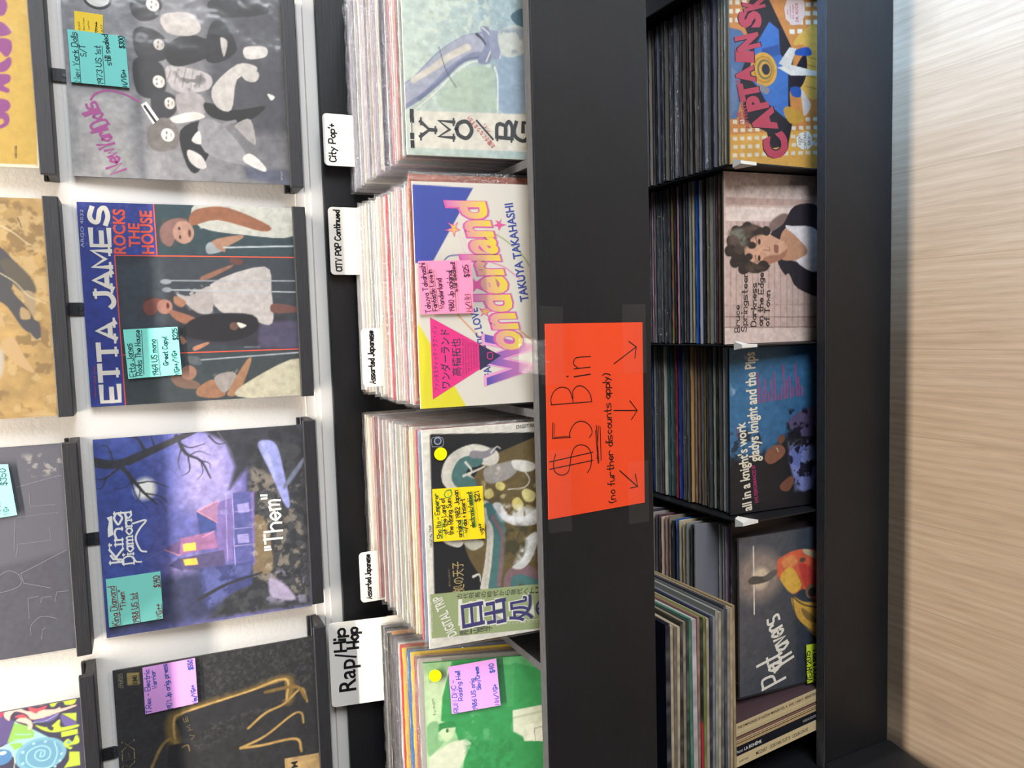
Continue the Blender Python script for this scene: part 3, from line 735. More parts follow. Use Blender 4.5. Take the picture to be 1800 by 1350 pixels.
  ('t','#f4dc3c','#dd6cc0',14,0.25,247,490,920,320,159.7,'onderland'),
  ('V','#ee3188',[406,57,223,381,40,56]),
  ('V','#2c2950',[279,278,223,381,160,279]),
  ('t','#2c2950','-',2,0,76,85,368,85,23.4,'ファンタスティック・ラブ・イン'),
  ('t','#2c2950','-',6,0,86,136,351,140,41.9,'ワンダーランド'),
  ('t','#2c2950','-',4,0,139,187,308,189,40.5,'高橋拓也'),
  ('t','#6a2050','-',0,0,131,205,307,208,8,'•COAST LINE•NATURAL LIFE•LE'),
  ('t','#6a2050','-',0,0,143,218,302,220,8,'SUNSUMMER TOWN•SHADOW ON'),
  ('t','#6a2050','-',0,0,151,231,298,232,8,'THE WALL•WHITE SUNSET•'),
  ('t','#6a2050','-',0,0,160,244,289,245,8,'MY BUNNY•FANTASTIC LOVE'),
  ('t','#6a2050','-',0,0,168,257,284,257,8,'IN WONDERLAND•BIJ'),
  ('t','#6a2050','-',0,0,176,269,279,269,8.1,'LETTUCE SALAD•LINE'),
  ('L','#ee3188',3.5,[239,319,238,340,212,339,213,318,239,319]),
 ]),
 'ito': ((-.4565,-.141,-.3485,1.0,6.3,.316), [
  ('b','#e6e2d6'),
  ('p','#17171b',1.8,[978,36,944,630,212,640,250,30]),
  ('e','#6b5a36',2.9,548,555,392.6,386.8),
  ('q','#7c6a40',40,0.55,0.5,[713,211,862,564,259,546,298,272]),
  ('p','#e6e2d6',1.7,[1014,-2,981,631,951,630,977,5]),
  ('p','#17171b',1.8,[974,38,966,193,716,184,856,309,930,541,951,542,980,40]),
  ('l','#ded9cc',99.7,81.6,3.6,[733,194,774,131,843,152,876,235,851,318]),
  ('l','#4d7674',72.7,54.5,3.6,[731,212,771,163,831,188,843,253]),
  ('l','#8d8890',36.3,27.2,4.5,[872,235,867,291,882,329]),
  ('l','#d8d4c8',7.4,3.7,1.8,[873,319,898,348,888,367]),
  ('l','#d8d4c8',7.2,3.6,1.8,[888,144,868,180,882,217]),
  ('m','#a39e98',5.5,[804,289,823,383,827,441,798,459,748,410,729,324,750,287]),
  ('q','#e6e2d8',10,0.5,0.9,[813,289,827,441,789,459,730,314]),
  ('m','#e8e4da',3.7,[828,422,822,489,800,537,773,527,769,478,791,430]),
  ('l','#e8e4da',5.7,3.8,1.9,[778,478,729,506,695,476,694,398]),
  ('l','#dcd8cc',12.7,5.4,1.8,[778,186,799,251,813,289]),
  ('l','#dcd8cc',10.8,5.4,1.8,[839,197,801,224,775,214]),
  ('m','#ded9cc',3.6,[487,80,503,130,474,175,451,147]),
  ('l','#dcd6c8',79.2,82.9,2.8,[616,273,538,327,383,317,249,289]),
  ('l','#4e7b7b',57.3,61,2.8,[614,296,526,347,380,339,245,317]),
  ('l','#8a6f72',18.6,22.3,3.7,[575,319,478,363,369,355,252,337]),
  ('l','#cfc9b8',12.9,12.9,2.8,[615,282,523,293,386,293,252,270]),
  ('m','#c6c4b0',4.6,[492,176,473,259,445,267,428,220,455,184]),
  ('l','#8a6b70',66.6,76.1,3.8,[234,394,279,405,300,454,230,550]),
  ('l','#4e7b7b',38.2,47.7,4.8,[222,413,265,433,211,550]),
  ('m','#e2d27e',3.7,[727,338,734,362,714,385,692,370,704,342]),
  ('m','#e2d27e',3.7,[697,285,707,314,674,327,659,303,670,284]),
  ('m','#e8dc94',3.8,[669,465,690,485,662,533,626,522,630,483]),
  ('m','#e0cf78',3.8,[637,416,653,445,613,473,588,443,609,420]),
  ('q','#f0e8b8',9,0.5,0.8,[742,277,707,544,588,531,652,284]),
  ('m','#dcdad4',4.6,[629,320,634,358,575,395,558,471,587,541,521,544,514,451,550,375]),
  ('m','#dcdad4',4.7,[325,406,363,466,446,478,477,528,438,541,349,504,309,454]),
  ('q','#ffffff',10,0.5,0.8,[638,321,586,546,512,544,553,356]),
  ('q','#ffffff',10,0.5,0.8,[333,416,447,468,475,538,348,514]),
  ('q','#3c3c28',12,0.58,0.7,[532,374,517,500,354,465,367,369]),
  ('l','#44423a',5.7,3.8,1.9,[421,380,452,429,486,450]),
  ('l','#e0dcd0',12.9,3.7,1.8,[306,216,311,244,273,252]),
  ('V','#a2b07e',[253,9,221,610,-2,635,49,9]),
  ('L','#dfe2c8',2.8,[95,134,44,616]),
  ('L','#f0eee0',24.3,[82,236,185,240]),
  ('L','#f0eee0',18.4,[93,145,202,149]),
  ('L','#f0eee0',18.6,[85,194,185,198]),
  ('t','#f0eee0','-',16,0,66,256,191,251,120.5,'日'),
  ('t','#403b78','-',8,0,73,253,185,248,109.2,'日'),
  ('t','#f0eee0','-',16,0,59,367,190,361,111.7,'出'),
  ('t','#403b78','-',8,0,66,364,183,359,102.1,'出'),
  ('t','#f0eee0','-',16,0,51,496,192,490,120.3,'処'),
  ('t','#403b78','-',8,0,57,492,184,488,110.5,'処'),
  ('t','#403b78','-',8,0,63,586,149,583,80.5,'の'),
  ('t','#3c3c34','-',2,0,210,157,237,158,24.9,'古'),
  ('t','#3c3c34','-',2,0,208,186,235,187,25,'代'),
  ('t','#3c3c34','-',2,0,205,214,233,215,25.2,'飛'),
  ('t','#3c3c34','-',2,0,203,243,231,244,25.3,'鳥'),
  ('t','#3c3c34','-',2,0,201,272,229,273,25.5,'の'),
  ('t','#3c3c34','-',2,0,199,302,227,303,25.6,'時'),
  ('t','#3c3c34','-',2,0,197,331,225,332,25.8,'代'),
  ('t','#3c3c34','-',2,0,195,361,222,362,25.9,'か'),
  ('t','#3c3c34','-',2,0,193,390,220,391,26.1,'ら'),
  ('t','#3c3c34','-',2,0,190,420,218,421,26.2,'現'),
  ('t','#3c3c34','-',2,0,188,450,216,451,26.4,'代'),
  ('t','#3c3c34','-',2,0,186,481,214,482,26.5,'へ'),
  ('t','#3c3c34','-',2,0,184,511,212,512,26.7,'ト'),
  ('t','#3c3c34','-',2,0,181,542,210,543,26.8,'リ'),
  ('t','#3c3c34','-',2,0,179,573,207,573,27,'ッ'),
  ('t','#3c3c34','-',2,0,177,604,205,604,27.2,'プ'),
  ('t','#3c3c34','-',2,0,37,163,64,164,25.1,'原'),
  ('t','#3c3c34','-',2,0,37,185,64,186,25.2,'作'),
  ('t','#3c3c34','-',2,0,37,206,65,207,25.3,'・'),
  ('t','#3c3c34','-',2,0,38,228,65,229,25.4,'山'),
  ('t','#3c3c34','-',2,0,38,250,65,251,25.5,'岸'),
  ('t','#3c3c34','-',2,0,38,272,66,273,25.6,'凉'),
  ('t','#3c3c34','-',2,0,38,294,66,295,25.7,'子'),
  ('t','#f0eee0','-',0,0,52,388,63,388,10.5,'ひ'),
  ('t','#f0eee0','-',0,0,50,407,61,408,10.6,'こ'),
  ('t','#f0eee0','-',0,0,49,427,60,427,10.6,'さ'),
  ('t','#f0eee0','-',0,0,47,446,58,447,10.6,'ん'),
  ('t','#f0eee0','-',0,0,45,466,56,466,10.7,'も'),
  ('t','#f0eee0','-',0,0,44,486,55,486,10.7,'び'),
  ('t','#f0eee0','-',0,0,42,505,53,506,10.8,'っ'),
  ('t','#f0eee0','-',0,0,40,525,52,526,10.8,'く'),
  ('t','#f0eee0','-',0,0,38,545,50,546,10.8,'り'),
  ('t','#f4f2e6','-',8,0,49,128,245,59,42.6,'DIGITAL TRIP'),
  ('t','#e6e6d0','-',0,0,78,19,217,18,9.1,'CX-7098 STEREO ¥2,500'),
  ('t','#26262a','-',2,0,469,28,570,27,10.8,'DIGITAL TRIP'),
  ('t','#26262a','-',3,0,975,447,979,601,15.3,'DIGITAL TRIP'),
  ('t','#b7a06a','-',3,0,245,167,386,165,53.7,'処の天子'),
  ('t','#8f7c50','-',0,0,276,106,358,105,9.2,'原作•山岸凉子'),
  ('L','#b8c4d0',1.8,[923,45,923,92,961,91,961,45,923,45]),
  ('E','#9aa8b8',947,71,17.7,17.8),
  ('E','#26324a',947,71,12.4,12.5),
  ('n',0.1,60),
 ]),
 'dmc': ((-.835,-.517,-.367,1.088,20,.316), [
  ('g','#a6c79a','#4fa062',941,3,996,374),
  ('p','#b9d0a8',27.5,[941,10,987,140,819,121,772,85,696,69,687,7]),
  ('p','#8fbc8a',13.7,[1004,6,1022,142,984,168,960,126,897,29]),
  ('p','#2f8f4c',2.8,[932,118,1001,141,1006,339,922,594,743,589,728,435,622,418,572,486,556,584,316,578,358,160,499,185,610,155,683,130,702,76,822,87]),
  ('p','#58a868',14,[998,360,1032,458,994,498,926,371]),
  ('p','#3f9857',7,[969,366,955,448,742,435,755,366]),
  ('p','#d0d6bf',2.1,[725,431,743,589,556,584,561,486,587,480,617,432]),
  ('p','#b7c0a4',1.4,[692,430,715,588,704,588,681,433]),
  ('p','#e0e2d0',1.4,[644,495,657,587,552,584,564,500]),
  ('l','#6f8a68',2.8,2.8,0.7,[625,537,563,542]),
  ('l','#6f8a68',2.8,2.8,0.7,[622,537,632,586]),
  ('p','#c9d0b8',5.6,[530,15,591,127,599,195,575,222,499,185,444,156,359,146,374,-5]),
  ('m','#bcd0a8',3.5,[647,60,673,82,675,143,626,135,593,99]),
  ('e','#2a5a38',2.1,650,105,9.8,6.8),
  ('m','#2a7f44',3.5,[683,55,697,130,667,150,662,88,647,60]),
  ('m','#7dae7c',5.6,[680,7,696,62,611,59,594,86,555,50,530,8]),
  ('q','#65ae74',30,0.56,0.6,[736,180,718,296,587,326,585,188]),
  ('q','#237a3e',40,0.5,0.6,[571,188,584,431,332,423,352,215]),
  ('h','#6f8f68',2.1,733,53,818,46,15,'tymon'),
  ('n',0.08,40),
 ]),
 'cap': ((.2805,.595,-.978,1.07,6,.315), [
  ('b','#d08848'),
  ('p','#cf8a4a',1.6,[1127,-36,1216,627,730,628,710,430,1166,249]),
  ('p','#e0a850',1.7,[167,0,235,629,4,629,-23,-1]),
  ('p','#e6dcc4',2,[42,18,42,47,64,48,62,18]),
  ('p','#e6dcc4',2,[90,22,89,52,111,52,109,22]),
  ('p','#e6dcc4',2,[137,19,136,48,158,48,156,19]),
  ('p','#e6dcc4',2,[184,23,183,52,205,53,203,23]),
  ('p','#e6dcc4',2,[230,19,230,49,252,49,250,20]),
  ('p','#e6dcc4',2,[46,68,46,98,68,98,66,68]),
  ('p','#e6dcc4',2,[94,72,93,102,115,102,114,72]),
  ('p','#e6dcc4',2,[141,69,140,99,162,99,161,69]),
  ('p','#e6dcc4',2,[188,73,188,103,210,103,208,73]),
  ('p','#e6dcc4',2,[235,69,235,99,257,99,255,70]),
  ('p','#e6dcc4',2,[50,119,50,149,72,149,70,119]),
  ('p','#e6dcc4',2,[98,123,97,153,120,153,118,123]),
  ('p','#e6dcc4',2,[145,119,145,149,167,149,165,119]),
  ('p','#e6dcc4',2,[193,123,192,153,214,154,213,123]),
  ('p','#e6dcc4',2,[240,120,239,150,262,150,260,120]),
  ('p','#e6dcc4',2,[54,170,54,200,76,200,74,170]),
  ('p','#e6dcc4',2,[102,174,102,204,124,204,122,174]),
  ('p','#e6dcc4',2,[150,170,149,201,171,201,170,170]),
  ('p','#e6dcc4',2,[197,174,197,205,219,205,217,174]),
  ('p','#e6dcc4',2,[245,171,244,201,266,201,264,171]),
  ('p','#e6dcc4',2,[59,221,58,252,80,252,79,221]),
  ('p','#e6dcc4',2,[107,225,106,256,128,256,127,225]),
  ('p','#e6dcc4',2,[154,221,154,252,176,252,174,222]),
  ('p','#e6dcc4',2,[202,226,202,256,224,256,222,226]),
  ('p','#e6dcc4',2,[249,222,249,253,271,253,269,222]),
  ('p','#e6dcc4',2,[63,273,62,304,84,304,83,273]),
  ('p','#e6dcc4',2,[111,277,110,308,133,308,131,277]),
  ('p','#e6dcc4',2,[159,273,158,304,180,304,179,273]),
  ('p','#e6dcc4',2,[207,277,206,308,229,308,227,277]),
  ('p','#e6dcc4',2,[254,274,254,304,276,304,274,274]),
  ('p','#e6dcc4',2,[67,325,66,356,89,356,87,325]),
  ('p','#e6dcc4',2,[115,329,114,360,137,360,135,329]),
  ('p','#e6dcc4',2,[163,325,162,356,185,356,183,325]),
  ('p','#e6dcc4',2,[211,329,211,360,233,361,231,329]),
  ('p','#e6dcc4',2,[259,326,259,357,281,357,279,326]),
  ('p','#e6dcc4',2,[71,378,70,409,93,409,91,378]),
  ('p','#e6dcc4',2,[119,382,119,413,141,413,140,382]),
  ('p','#e6dcc4',2,[168,378,167,409,190,409,188,378]),
  ('p','#e6dcc4',2,[216,382,216,413,238,413,236,382]),
  ('p','#e6dcc4',2,[264,378,264,409,286,409,284,378]),
  ('p','#e6dcc4',2,[75,431,74,462,97,462,95,431]),
  ('p','#e6dcc4',2,[124,435,123,466,146,466,144,435]),
  ('p','#e6dcc4',2,[172,431,172,462,194,462,192,431]),
  ('p','#e6dcc4',2,[221,435,220,466,243,466,241,435]),
  ('p','#e6dcc4',2,[269,431,269,463,291,463,289,431]),
  ('p','#e6dcc4',2,[79,484,79,516,101,516,100,484]),
  ('p','#e6dcc4',2,[128,488,128,520,150,520,149,488]),
  ('p','#e6dcc4',2,[177,484,176,516,199,516,197,484]),
  ('p','#e6dcc4',2,[226,488,225,520,248,520,246,488]),
  ('p','#e6dcc4',2,[274,484,274,516,296,516,294,484]),
  ('p','#e6dcc4',2,[84,538,83,570,106,570,104,538]),
  ('p','#e6dcc4',2,[133,542,132,574,155,574,153,542]),
  ('p','#e6dcc4',2,[181,538,181,570,204,570,202,538]),
  ('p','#e6dcc4',2,[230,542,230,574,253,574,251,542]),
  ('p','#e6dcc4',2,[279,538,279,570,301,570,299,538]),
  ('p','#e6dcc4',2,[88,592,87,625,110,625,108,592]),
  ('p','#e6dcc4',2,[137,596,137,629,160,629,158,596]),
  ('p','#e6dcc4',2,[186,592,186,625,209,625,207,592]),
  ('p','#e6dcc4',2,[235,596,235,629,258,629,256,596]),
  ('p','#e6dcc4',2,[284,592,284,625,307,625,305,592]),
  ('p','#e8dcc4',2,[789,-10,791,21,817,21,813,-10]),
  ('p','#e8dcc4',2,[839,-6,840,25,866,25,862,-6]),
  ('p','#e8dcc4',2,[887,-9,888,21,914,22,910,-9]),
  ('p','#e8dcc4',2,[936,-5,937,26,963,26,959,-5]),
  ('p','#e8dcc4',2,[984,-9,986,22,1011,23,1008,-8]),
  ('p','#e8dcc4',2,[1033,-5,1035,26,1060,27,1056,-4]),
  ('p','#e8dcc4',2,[1081,-8,1083,23,1108,23,1104,-7]),
  ('p','#e8dcc4',2,[1130,-4,1132,27,1157,27,1153,-3]),
  ('p','#e8dcc4',2,[796,39,797,70,823,70,820,39]),
  ('p','#e8dcc4',2,[846,43,847,74,873,74,869,43]),
  ('p','#e8dcc4',2,[894,40,895,71,921,71,918,40]),
  ('p','#e8dcc4',2,[943,44,945,75,971,75,967,44]),
  ('p','#e8dcc4',2,[992,41,993,72,1019,72,1015,41]),
  ('p','#e8dcc4',2,[1041,45,1042,76,1068,76,1064,45]),
  ('p','#e8dcc4',2,[1089,41,1091,72,1116,73,1112,42]),
  ('p','#e8dcc4',2,[1138,45,1140,77,1165,77,1161,46]),
  ('p','#e8dcc4',2,[803,89,804,120,830,120,827,89]),
  ('p','#e8dcc4',2,[853,93,854,124,880,124,876,93]),
  ('p','#e8dcc4',2,[901,89,903,121,929,121,925,90]),
  ('p','#e8dcc4',2,[951,93,952,125,978,125,974,94]),
  ('p','#e8dcc4',2,[999,90,1001,121,1027,122,1023,90]),
  ('p','#e8dcc4',2,[1048,94,1050,126,1076,126,1072,94]),
  ('p','#e8dcc4',2,[1097,91,1098,122,1124,122,1120,91]),
  ('p','#e8dcc4',2,[1146,95,1148,126,1174,126,1169,95]),
  ('p','#e8dcc4',2,[810,139,811,170,837,171,834,139]),
  ('p','#e8dcc4',2,[860,143,861,174,887,175,884,143]),
  ('p','#e8dcc4',2,[909,139,910,171,936,171,932,140]),
  ('p','#e8dcc4',2,[958,143,960,175,986,175,982,144]),
  ('p','#e8dcc4',2,[1007,140,1008,172,1034,172,1030,140]),
  ('p','#e8dcc4',2,[1056,144,1058,176,1084,176,1080,144]),
  ('p','#e8dcc4',2,[1105,141,1106,172,1132,172,1128,141]),
  ('p','#e8dcc4',2,[1154,145,1156,176,1182,176,1178,145]),
  ('p','#e8dcc4',2,[817,189,818,221,844,221,841,189]),
  ('p','#e8dcc4',2,[867,193,868,225,894,225,891,193]),
  ('p','#e8dcc4',2,[916,190,917,222,943,222,940,190]),
  ('p','#e8dcc4',2,[966,194,967,226,993,226,989,194]),
  ('p','#e8dcc4',2,[1014,190,1016,222,1042,222,1038,191]),
  ('p','#e8dcc4',2,[1064,194,1066,226,1092,226,1088,195]),
  ('p','#e8dcc4',2,[1113,191,1115,223,1141,223,1136,191]),
  ('p','#e8dcc4',2,[1162,195,1164,227,1190,227,1186,195]),
  ('p','#e8dcc4',2,[824,240,825,272,852,272,848,240]),
  ('p','#e8dcc4',2,[874,244,875,276,902,276,898,244]),
  ('p','#e8dcc4',2,[923,241,925,273,951,273,947,241]),
  ('p','#e8dcc4',2,[973,245,975,277,1001,277,997,245]),
  ('p','#e8dcc4',2,[1022,241,1024,273,1050,273,1046,241]),
  ('p','#e8dcc4',2,[1072,245,1074,277,1100,277,1096,245]),
  ('p','#e8dcc4',2,[1121,242,1123,274,1149,274,1145,242]),
  ('p','#e8dcc4',2,[1170,246,1172,278,1199,278,1194,246]),
  ('p','#ece0cc',2,[771,420,772,457,799,457,795,420]),
  ('p','#ece0cc',2,[822,424,823,461,850,461,846,424]),
  ('p','#ece0cc',2,[872,420,873,457,900,457,896,420]),
  ('p','#ece0cc',2,[922,424,924,461,951,461,947,424]),
  ('p','#ece0cc',2,[972,421,974,458,1001,458,996,421]),
  ('p','#ece0cc',2,[1023,425,1025,462,1052,462,1047,425]),
  ('p','#ece0cc',2,[1072,421,1075,458,1101,458,1097,421]),
  ('p','#ece0cc',2,[1123,425,1125,462,1152,462,1147,425]),
  ('p','#ece0cc',2,[778,477,780,514,807,514,803,477]),
  ('p','#ece0cc',2,[829,481,831,518,858,518,854,481]),
  ('p','#ece0cc',2,[879,477,881,514,908,514,904,477]),
  ('p','#ece0cc',2,[930,481,932,518,959,518,955,481]),
  ('p','#ece0cc',2,[980,477,982,514,1009,514,1005,477]),
  ('p','#ece0cc',2,[1031,481,1033,518,1060,518,1055,481]),
  ('p','#ece0cc',2,[1081,477,1083,514,1110,514,1105,477]),
  ('p','#ece0cc',2,[1132,481,1134,518,1161,518,1156,481]),
  ('p','#ece0cc',2,[785,534,787,572,814,572,810,534]),
  ('p','#ece0cc',2,[837,538,838,576,866,576,861,538]),
  ('p','#ece0cc',2,[887,534,889,572,916,572,912,534]),
  ('p','#ece0cc',2,[938,538,940,576,967,576,963,538]),
  ('p','#ece0cc',2,[989,534,991,572,1018,572,1013,534]),
  ('p','#ece0cc',2,[1040,538,1042,576,1069,576,1064,538]),
  ('p','#ece0cc',2,[1090,534,1092,572,1119,572,1114,534]),
  ('p','#ece0cc',2,[1140,538,1143,576,1170,576,1165,538]),
  ('p','#ece0cc',2,[793,592,795,630,822,630,818,592]),
  ('p','#ece0cc',2,[844,596,846,634,873,634,869,596]),
  ('p','#ece0cc',2,[895,592,897,630,924,630,920,592]),
  ('p','#ece0cc',2,[946,596,948,634,976,634,971,596]),
  ('p','#ece0cc',2,[997,592,999,629,1026,629,1021,592]),
  ('p','#ece0cc',2,[1048,595,1050,633,1077,633,1073,595]),
  ('p','#ece0cc',2,[1098,591,1101,629,1128,629,1123,591]),
  ('p','#ece0cc',2,[1149,595,1152,633,1179,633,1174,595]),
  ('p','#55709c',2.5,[766,-26,754,79,683,153,476,105,260,47,253,1]),
  ('p','#6a82a6',16.7,[543,13,503,68,321,48,272,1]),
  ('p','#23202a',2.6,[106,292,197,254,249,103,503,68,683,153,804,89,1164,240,945,277,703,430,643,449,424,420,255,439,128,409]),
  ('p','#3f70b8',2.6,[824,276,786,343,649,352,601,410,346,410,302,454,283,390,366,255,445,198,480,152,569,143,686,181]),
  ('p','#2a4f90',10.3,[668,228,702,343,649,352,582,199]),
  ('m','#c9993e',2.6,[328,375,354,419,307,528,262,488,261,419]),
  ('m','#dfae52',3.5,[476,488,605,538,713,538,712,449,787,508,823,628,424,628]),
  ('m','#26222c',2.6,[502,420,666,528,574,548,478,508,440,429]),
  ('l','#8a6a34',3.6,3.6,0.9,[652,548,643,618]),
  ('l','#8a6a34',3.6,3.6,0.9,[606,548,596,618]),
  ('l','#8a6a34',3.6,3.6,0.9,[543,548,534,618]),
  ('l','#8a6a34',3.6,3.6,0.9,[480,538,471,618]),
  ('p','#e6ded0',3.5,[571,333,595,430,573,618,549,618,533,430]),
  ('p','#d9d2c6',5.2,[595,342,694,420,691,469,563,420]),
  ('e','#dba544',1.7,551,237,96.1,92.8),
  ('e','#c08a34',1.7,551,237,77.2,73.9),
  ('e','#dba544',1.7,551,237,65.2,62.6),
  ('e','#7c7048',1.7,552,242,56.7,53.2),
  ('e','#dba544',1.7,552,246,44.7,41.9),
  ('e','#2b2a38',1.7,553,251,30.9,28.6),
  ('m','#8f8a90',3.4,[468,199,444,274,412,255,438,198]),
  ('m','#d6c8bc',3.5,[462,503,440,528,374,578,307,528,400,508]),
  ('m','#2f58a4',2.6,[464,429,469,498,415,498,418,439]),
  ('m','#2f58a4',2.6,[683,469,707,558,663,578,653,469]),
  ('t','#23202a','-',40,0,83,417,211,365,146.2,'C'),
  ('t','#c0485c','-',26,0,83,417,211,365,146.2,'C'),
  ('t','#23202a','-',40,0,217,326,345,284,143.9,'A'),
  ('t','#c0485c','-',26,0,217,326,345,284,143.9,'A'),
  ('t','#23202a','-',40,0,336,262,418,241,132.9,'P'),
  ('t','#c0485c','-',26,0,336,262,418,241,132.9,'P'),
  ('t','#23202a','-',40,0,385,203,482,180,122.3,'T'),
  ('t','#c0485c','-',26,0,385,203,482,180,122.3,'T'),
  ('t','#23202a','-',40,0,474,172,570,152,112.4,'A'),
  ('t','#c0485c','-',26,0,474,172,570,152,112.4,'A'),
  ('t','#23202a','-',40,0,582,160,646,157,108.3,'I'),
  ('t','#c0485c','-',26,0,582,160,646,157,108.3,'I'),
  ('t','#23202a','-',40,0,673,204,754,181,140.6,'N'),
  ('t','#c0485c','-',26,0,673,204,754,181,140.6,'N'),
  ('t','#23202a','-',40,0,783,212,876,201,131.3,'S'),
  ('t','#c0485c','-',26,0,783,212,876,201,131.3,'S'),
  ('t','#23202a','-',40,0,899,239,960,220,131.7,'K'),
  ('t','#c0485c','-',26,0,899,239,960,220,131.7,'K'),
  ('t','#23202a','-',40,0,987,258,1053,244,132,'Y'),
  ('t','#c0485c','-',26,0,987,258,1053,244,132,'Y'),
  ('t','#b0485c','-',8,0,237,94,303,71,28,'THE'),
  ('t','#b0485c','-',8,0,209,138,484,68,28.2,'ADVENTURES OF'),
  ('V','#ece6d8',[178,468,207,498,221,558,193,586,161,588,175,619,138,588,114,558,110,508,131,473]),
  ('t','#3a3030','-',2,0,137,500,192,498,15.9,'LOOK!'),
  ('t','#3a3030','-',2,0,150,518,173,518,16,'ITS'),
  ('t','#3a3030','-',2,0,115,544,212,542,20.1,'CAPTAIN'),
  ('t','#3a3030','-',2,0,137,572,192,572,20.1,'SKY'),
  ('V','#e2c8c0',[911,382,959,401,1009,440,1015,489,959,528,890,533,833,499,819,440,852,391]),
  ('t','#a04050','-',2,0,877,413,907,411,11.7,'NOW'),
  ('t','#a04050','-',2,0,860,432,928,428,11.7,'contains'),
  ('t','#a04050','-',2,0,858,452,938,448,11.8,'hit single'),
  ('t','#b03a48','-',4,0,843,485,953,479,19.7,'DR. ROCK'),
  ('n',0.08,40),
 ]),
 'spr': ((-.0440,.2695,-.968,1.077,5,.316), [
  ('b','#b39c94'),
  ('p','#b8a49c',2.7,[1099,-1,1139,737,828,738,806,16]),
  ('q','#cdbbae',30,0.52,0.6,[1002,18,1033,682,861,682,848,27]),
  ('q','#8f8078',22,0.6,0.5,[1023,463,1033,682,878,682,922,463]),
  ('p','#a58a80',3.6,[852,17,857,682,822,682,808,16]),
  ('p','#c4b2a8',3.7,[798,16,804,506,727,473,716,15]),
  ('p','#ab938a',2.7,[716,15,724,738,82,740,102,9]),
  ('l','#7f6a62',3.7,3.7,0.9,[709,50,101,40]),
  ('l','#7f6a62',3.7,3.7,0.9,[710,92,100,81]),
  ('l','#7f6a62',3.7,3.7,0.9,[711,132,99,122]),
  ('l','#7f6a62',3.7,3.7,0.9,[711,170,98,161]),
  ('l','#7f6a62',3.7,3.7,0.9,[712,207,97,200]),
  ('l','#7f6a62',3.8,3.8,0.9,[713,245,96,239]),
  ('l','#7f6a62',3.8,3.8,0.9,[714,287,95,279]),
  ('l','#7f6a62',3.8,3.8,1,[715,326,93,319]),
  ('l','#7f6a62',3.8,3.8,1,[716,366,92,362]),
  ('l','#7f6a62',3.8,3.8,1,[717,409,91,407]),
  ('l','#7f6a62',3.9,3.9,1,[718,457,90,456]),
  ('l','#7f6a62',3.9,3.9,1,[719,500,89,499]),
  ('l','#7f6a62',3.9,3.9,1,[720,544,87,543]),
  ('l','#7f6a62',3.9,3.9,1,[721,588,86,588]),
  ('l','#7f6a62',4,4,1,[722,638,85,638]),
  ('l','#9c857c',7.4,7.4,1.8,[228,6,225,683]),
  ('l','#6a564e',4.6,4.6,0.9,[161,5,145,683]),
  ('l','#6a564e',4.6,4.6,0.9,[100,4,84,683]),
  ('p','#bba69c',3.7,[94,-11,73,740,-34,740,-6,-12]),
  ('n',0.06,30),
  ('m','#6e5a54',13.3,[715,335,768,420,752,473,665,387,664,334]),
  ('m','#29252a',3.8,[647,334,709,430,817,517,822,693,672,738,693,495,666,430,615,409]),
  ('m','#29252a',3.9,[487,387,496,462,427,682,268,739,323,538,410,473,405,440]),
  ('m','#c9bfbe',3.9,[684,452,697,495,671,693,427,694,487,527,548,615]),
  ('m','#a87c62',5.8,[632,409,675,452,634,528,548,615,496,527,504,408]),
  ('m','#b48a72',4.7,[561,146,628,198,655,282,615,398,581,462,530,451,478,365,469,249,494,166]),
  ('m','#8f6450',9.5,[512,302,529,408,564,462,513,441,478,365,465,260]),
  ('m','#2c2522',7.4,[601,34,676,86,700,199,672,303,647,324,638,240,612,188,578,198,569,146,511,156,469,228,461,333,419,259,419,186,452,94,519,44,576,24]),
  ('e','#2c2522',5.5,601,44,31.3,26.2),
  ('e','#2c2522',5.5,543,34,31.3,30.2),
  ('e','#2c2522',5.5,660,85,31.4,34.5),
  ('e','#2c2522',5.6,691,168,24.2,34.9),
  ('e','#2c2522',5.6,477,74,31.5,34.5),
  ('e','#2c2522',5.6,436,135,28,36.9),
  ('e','#2c2522',5.7,457,281,32.3,41.9),
  ('e','#2c2522',5.7,664,303,28.5,31.5),
  ('e','#2c2522',5.6,578,198,20.6,31),
  ('e','#2c2522',5.6,511,177,20.6,26.8),
  ('q','#5a4a40',10,0.56,0.8,[659,35,700,219,664,303,612,198,544,136,478,197,427,259,419,155,502,33]),
  ('q','#7c8a7c',12,0.6,0.5,[659,35,686,157,578,156,543,34]),
  ('q','#4a3d34',18,0.52,0.7,[609,34,700,219,664,313,612,198,544,146,469,228,444,302,419,186,502,54]),
  ('e','#33241f',2.8,600,252,17,9.4),
  ('e','#33241f',2.8,503,251,17,9.4),
  ('l','#4a352c',5.6,3.8,1.9,[625,224,600,234,579,234]),
  ('l','#4a352c',5.7,3.8,1.9,[520,223,494,226,478,244]),
  ('m','#7e5244',3.8,[580,360,580,392,538,392,538,366]),
  ('l','#7e5a48',5.7,3.8,2.8,[554,281,550,329,571,323]),
  ('s','#2c2626',5.6,70,106,224,107,34.9,'Bruce'),
  ('s','#2c2626',5.7,70,155,419,166,37.3,'Springsteen'),
  ('s','#2c2626',5.7,100,224,355,230,35.6,'Darkness'),
  ('s','#2c2626',5.8,102,273,414,282,35.9,'on the Edge'),
  ('s','#2c2626',5.8,100,321,308,329,36.1,'of Town'),
  ('n',0.1,45),
 ]),
 'gla': ((-.3632,-.0515,-.973,1.071,5,.316), [
  ('g','#4478a0','#35628a',982,-3,734,642),
  ('p','#262428',57,[342,-8,335,265,543,540,513,711,-91,712,-13,-12]),
  ('p','#262428',9.5,[289,1,273,265,297,484,281,665,-95,666,-13,-12]),
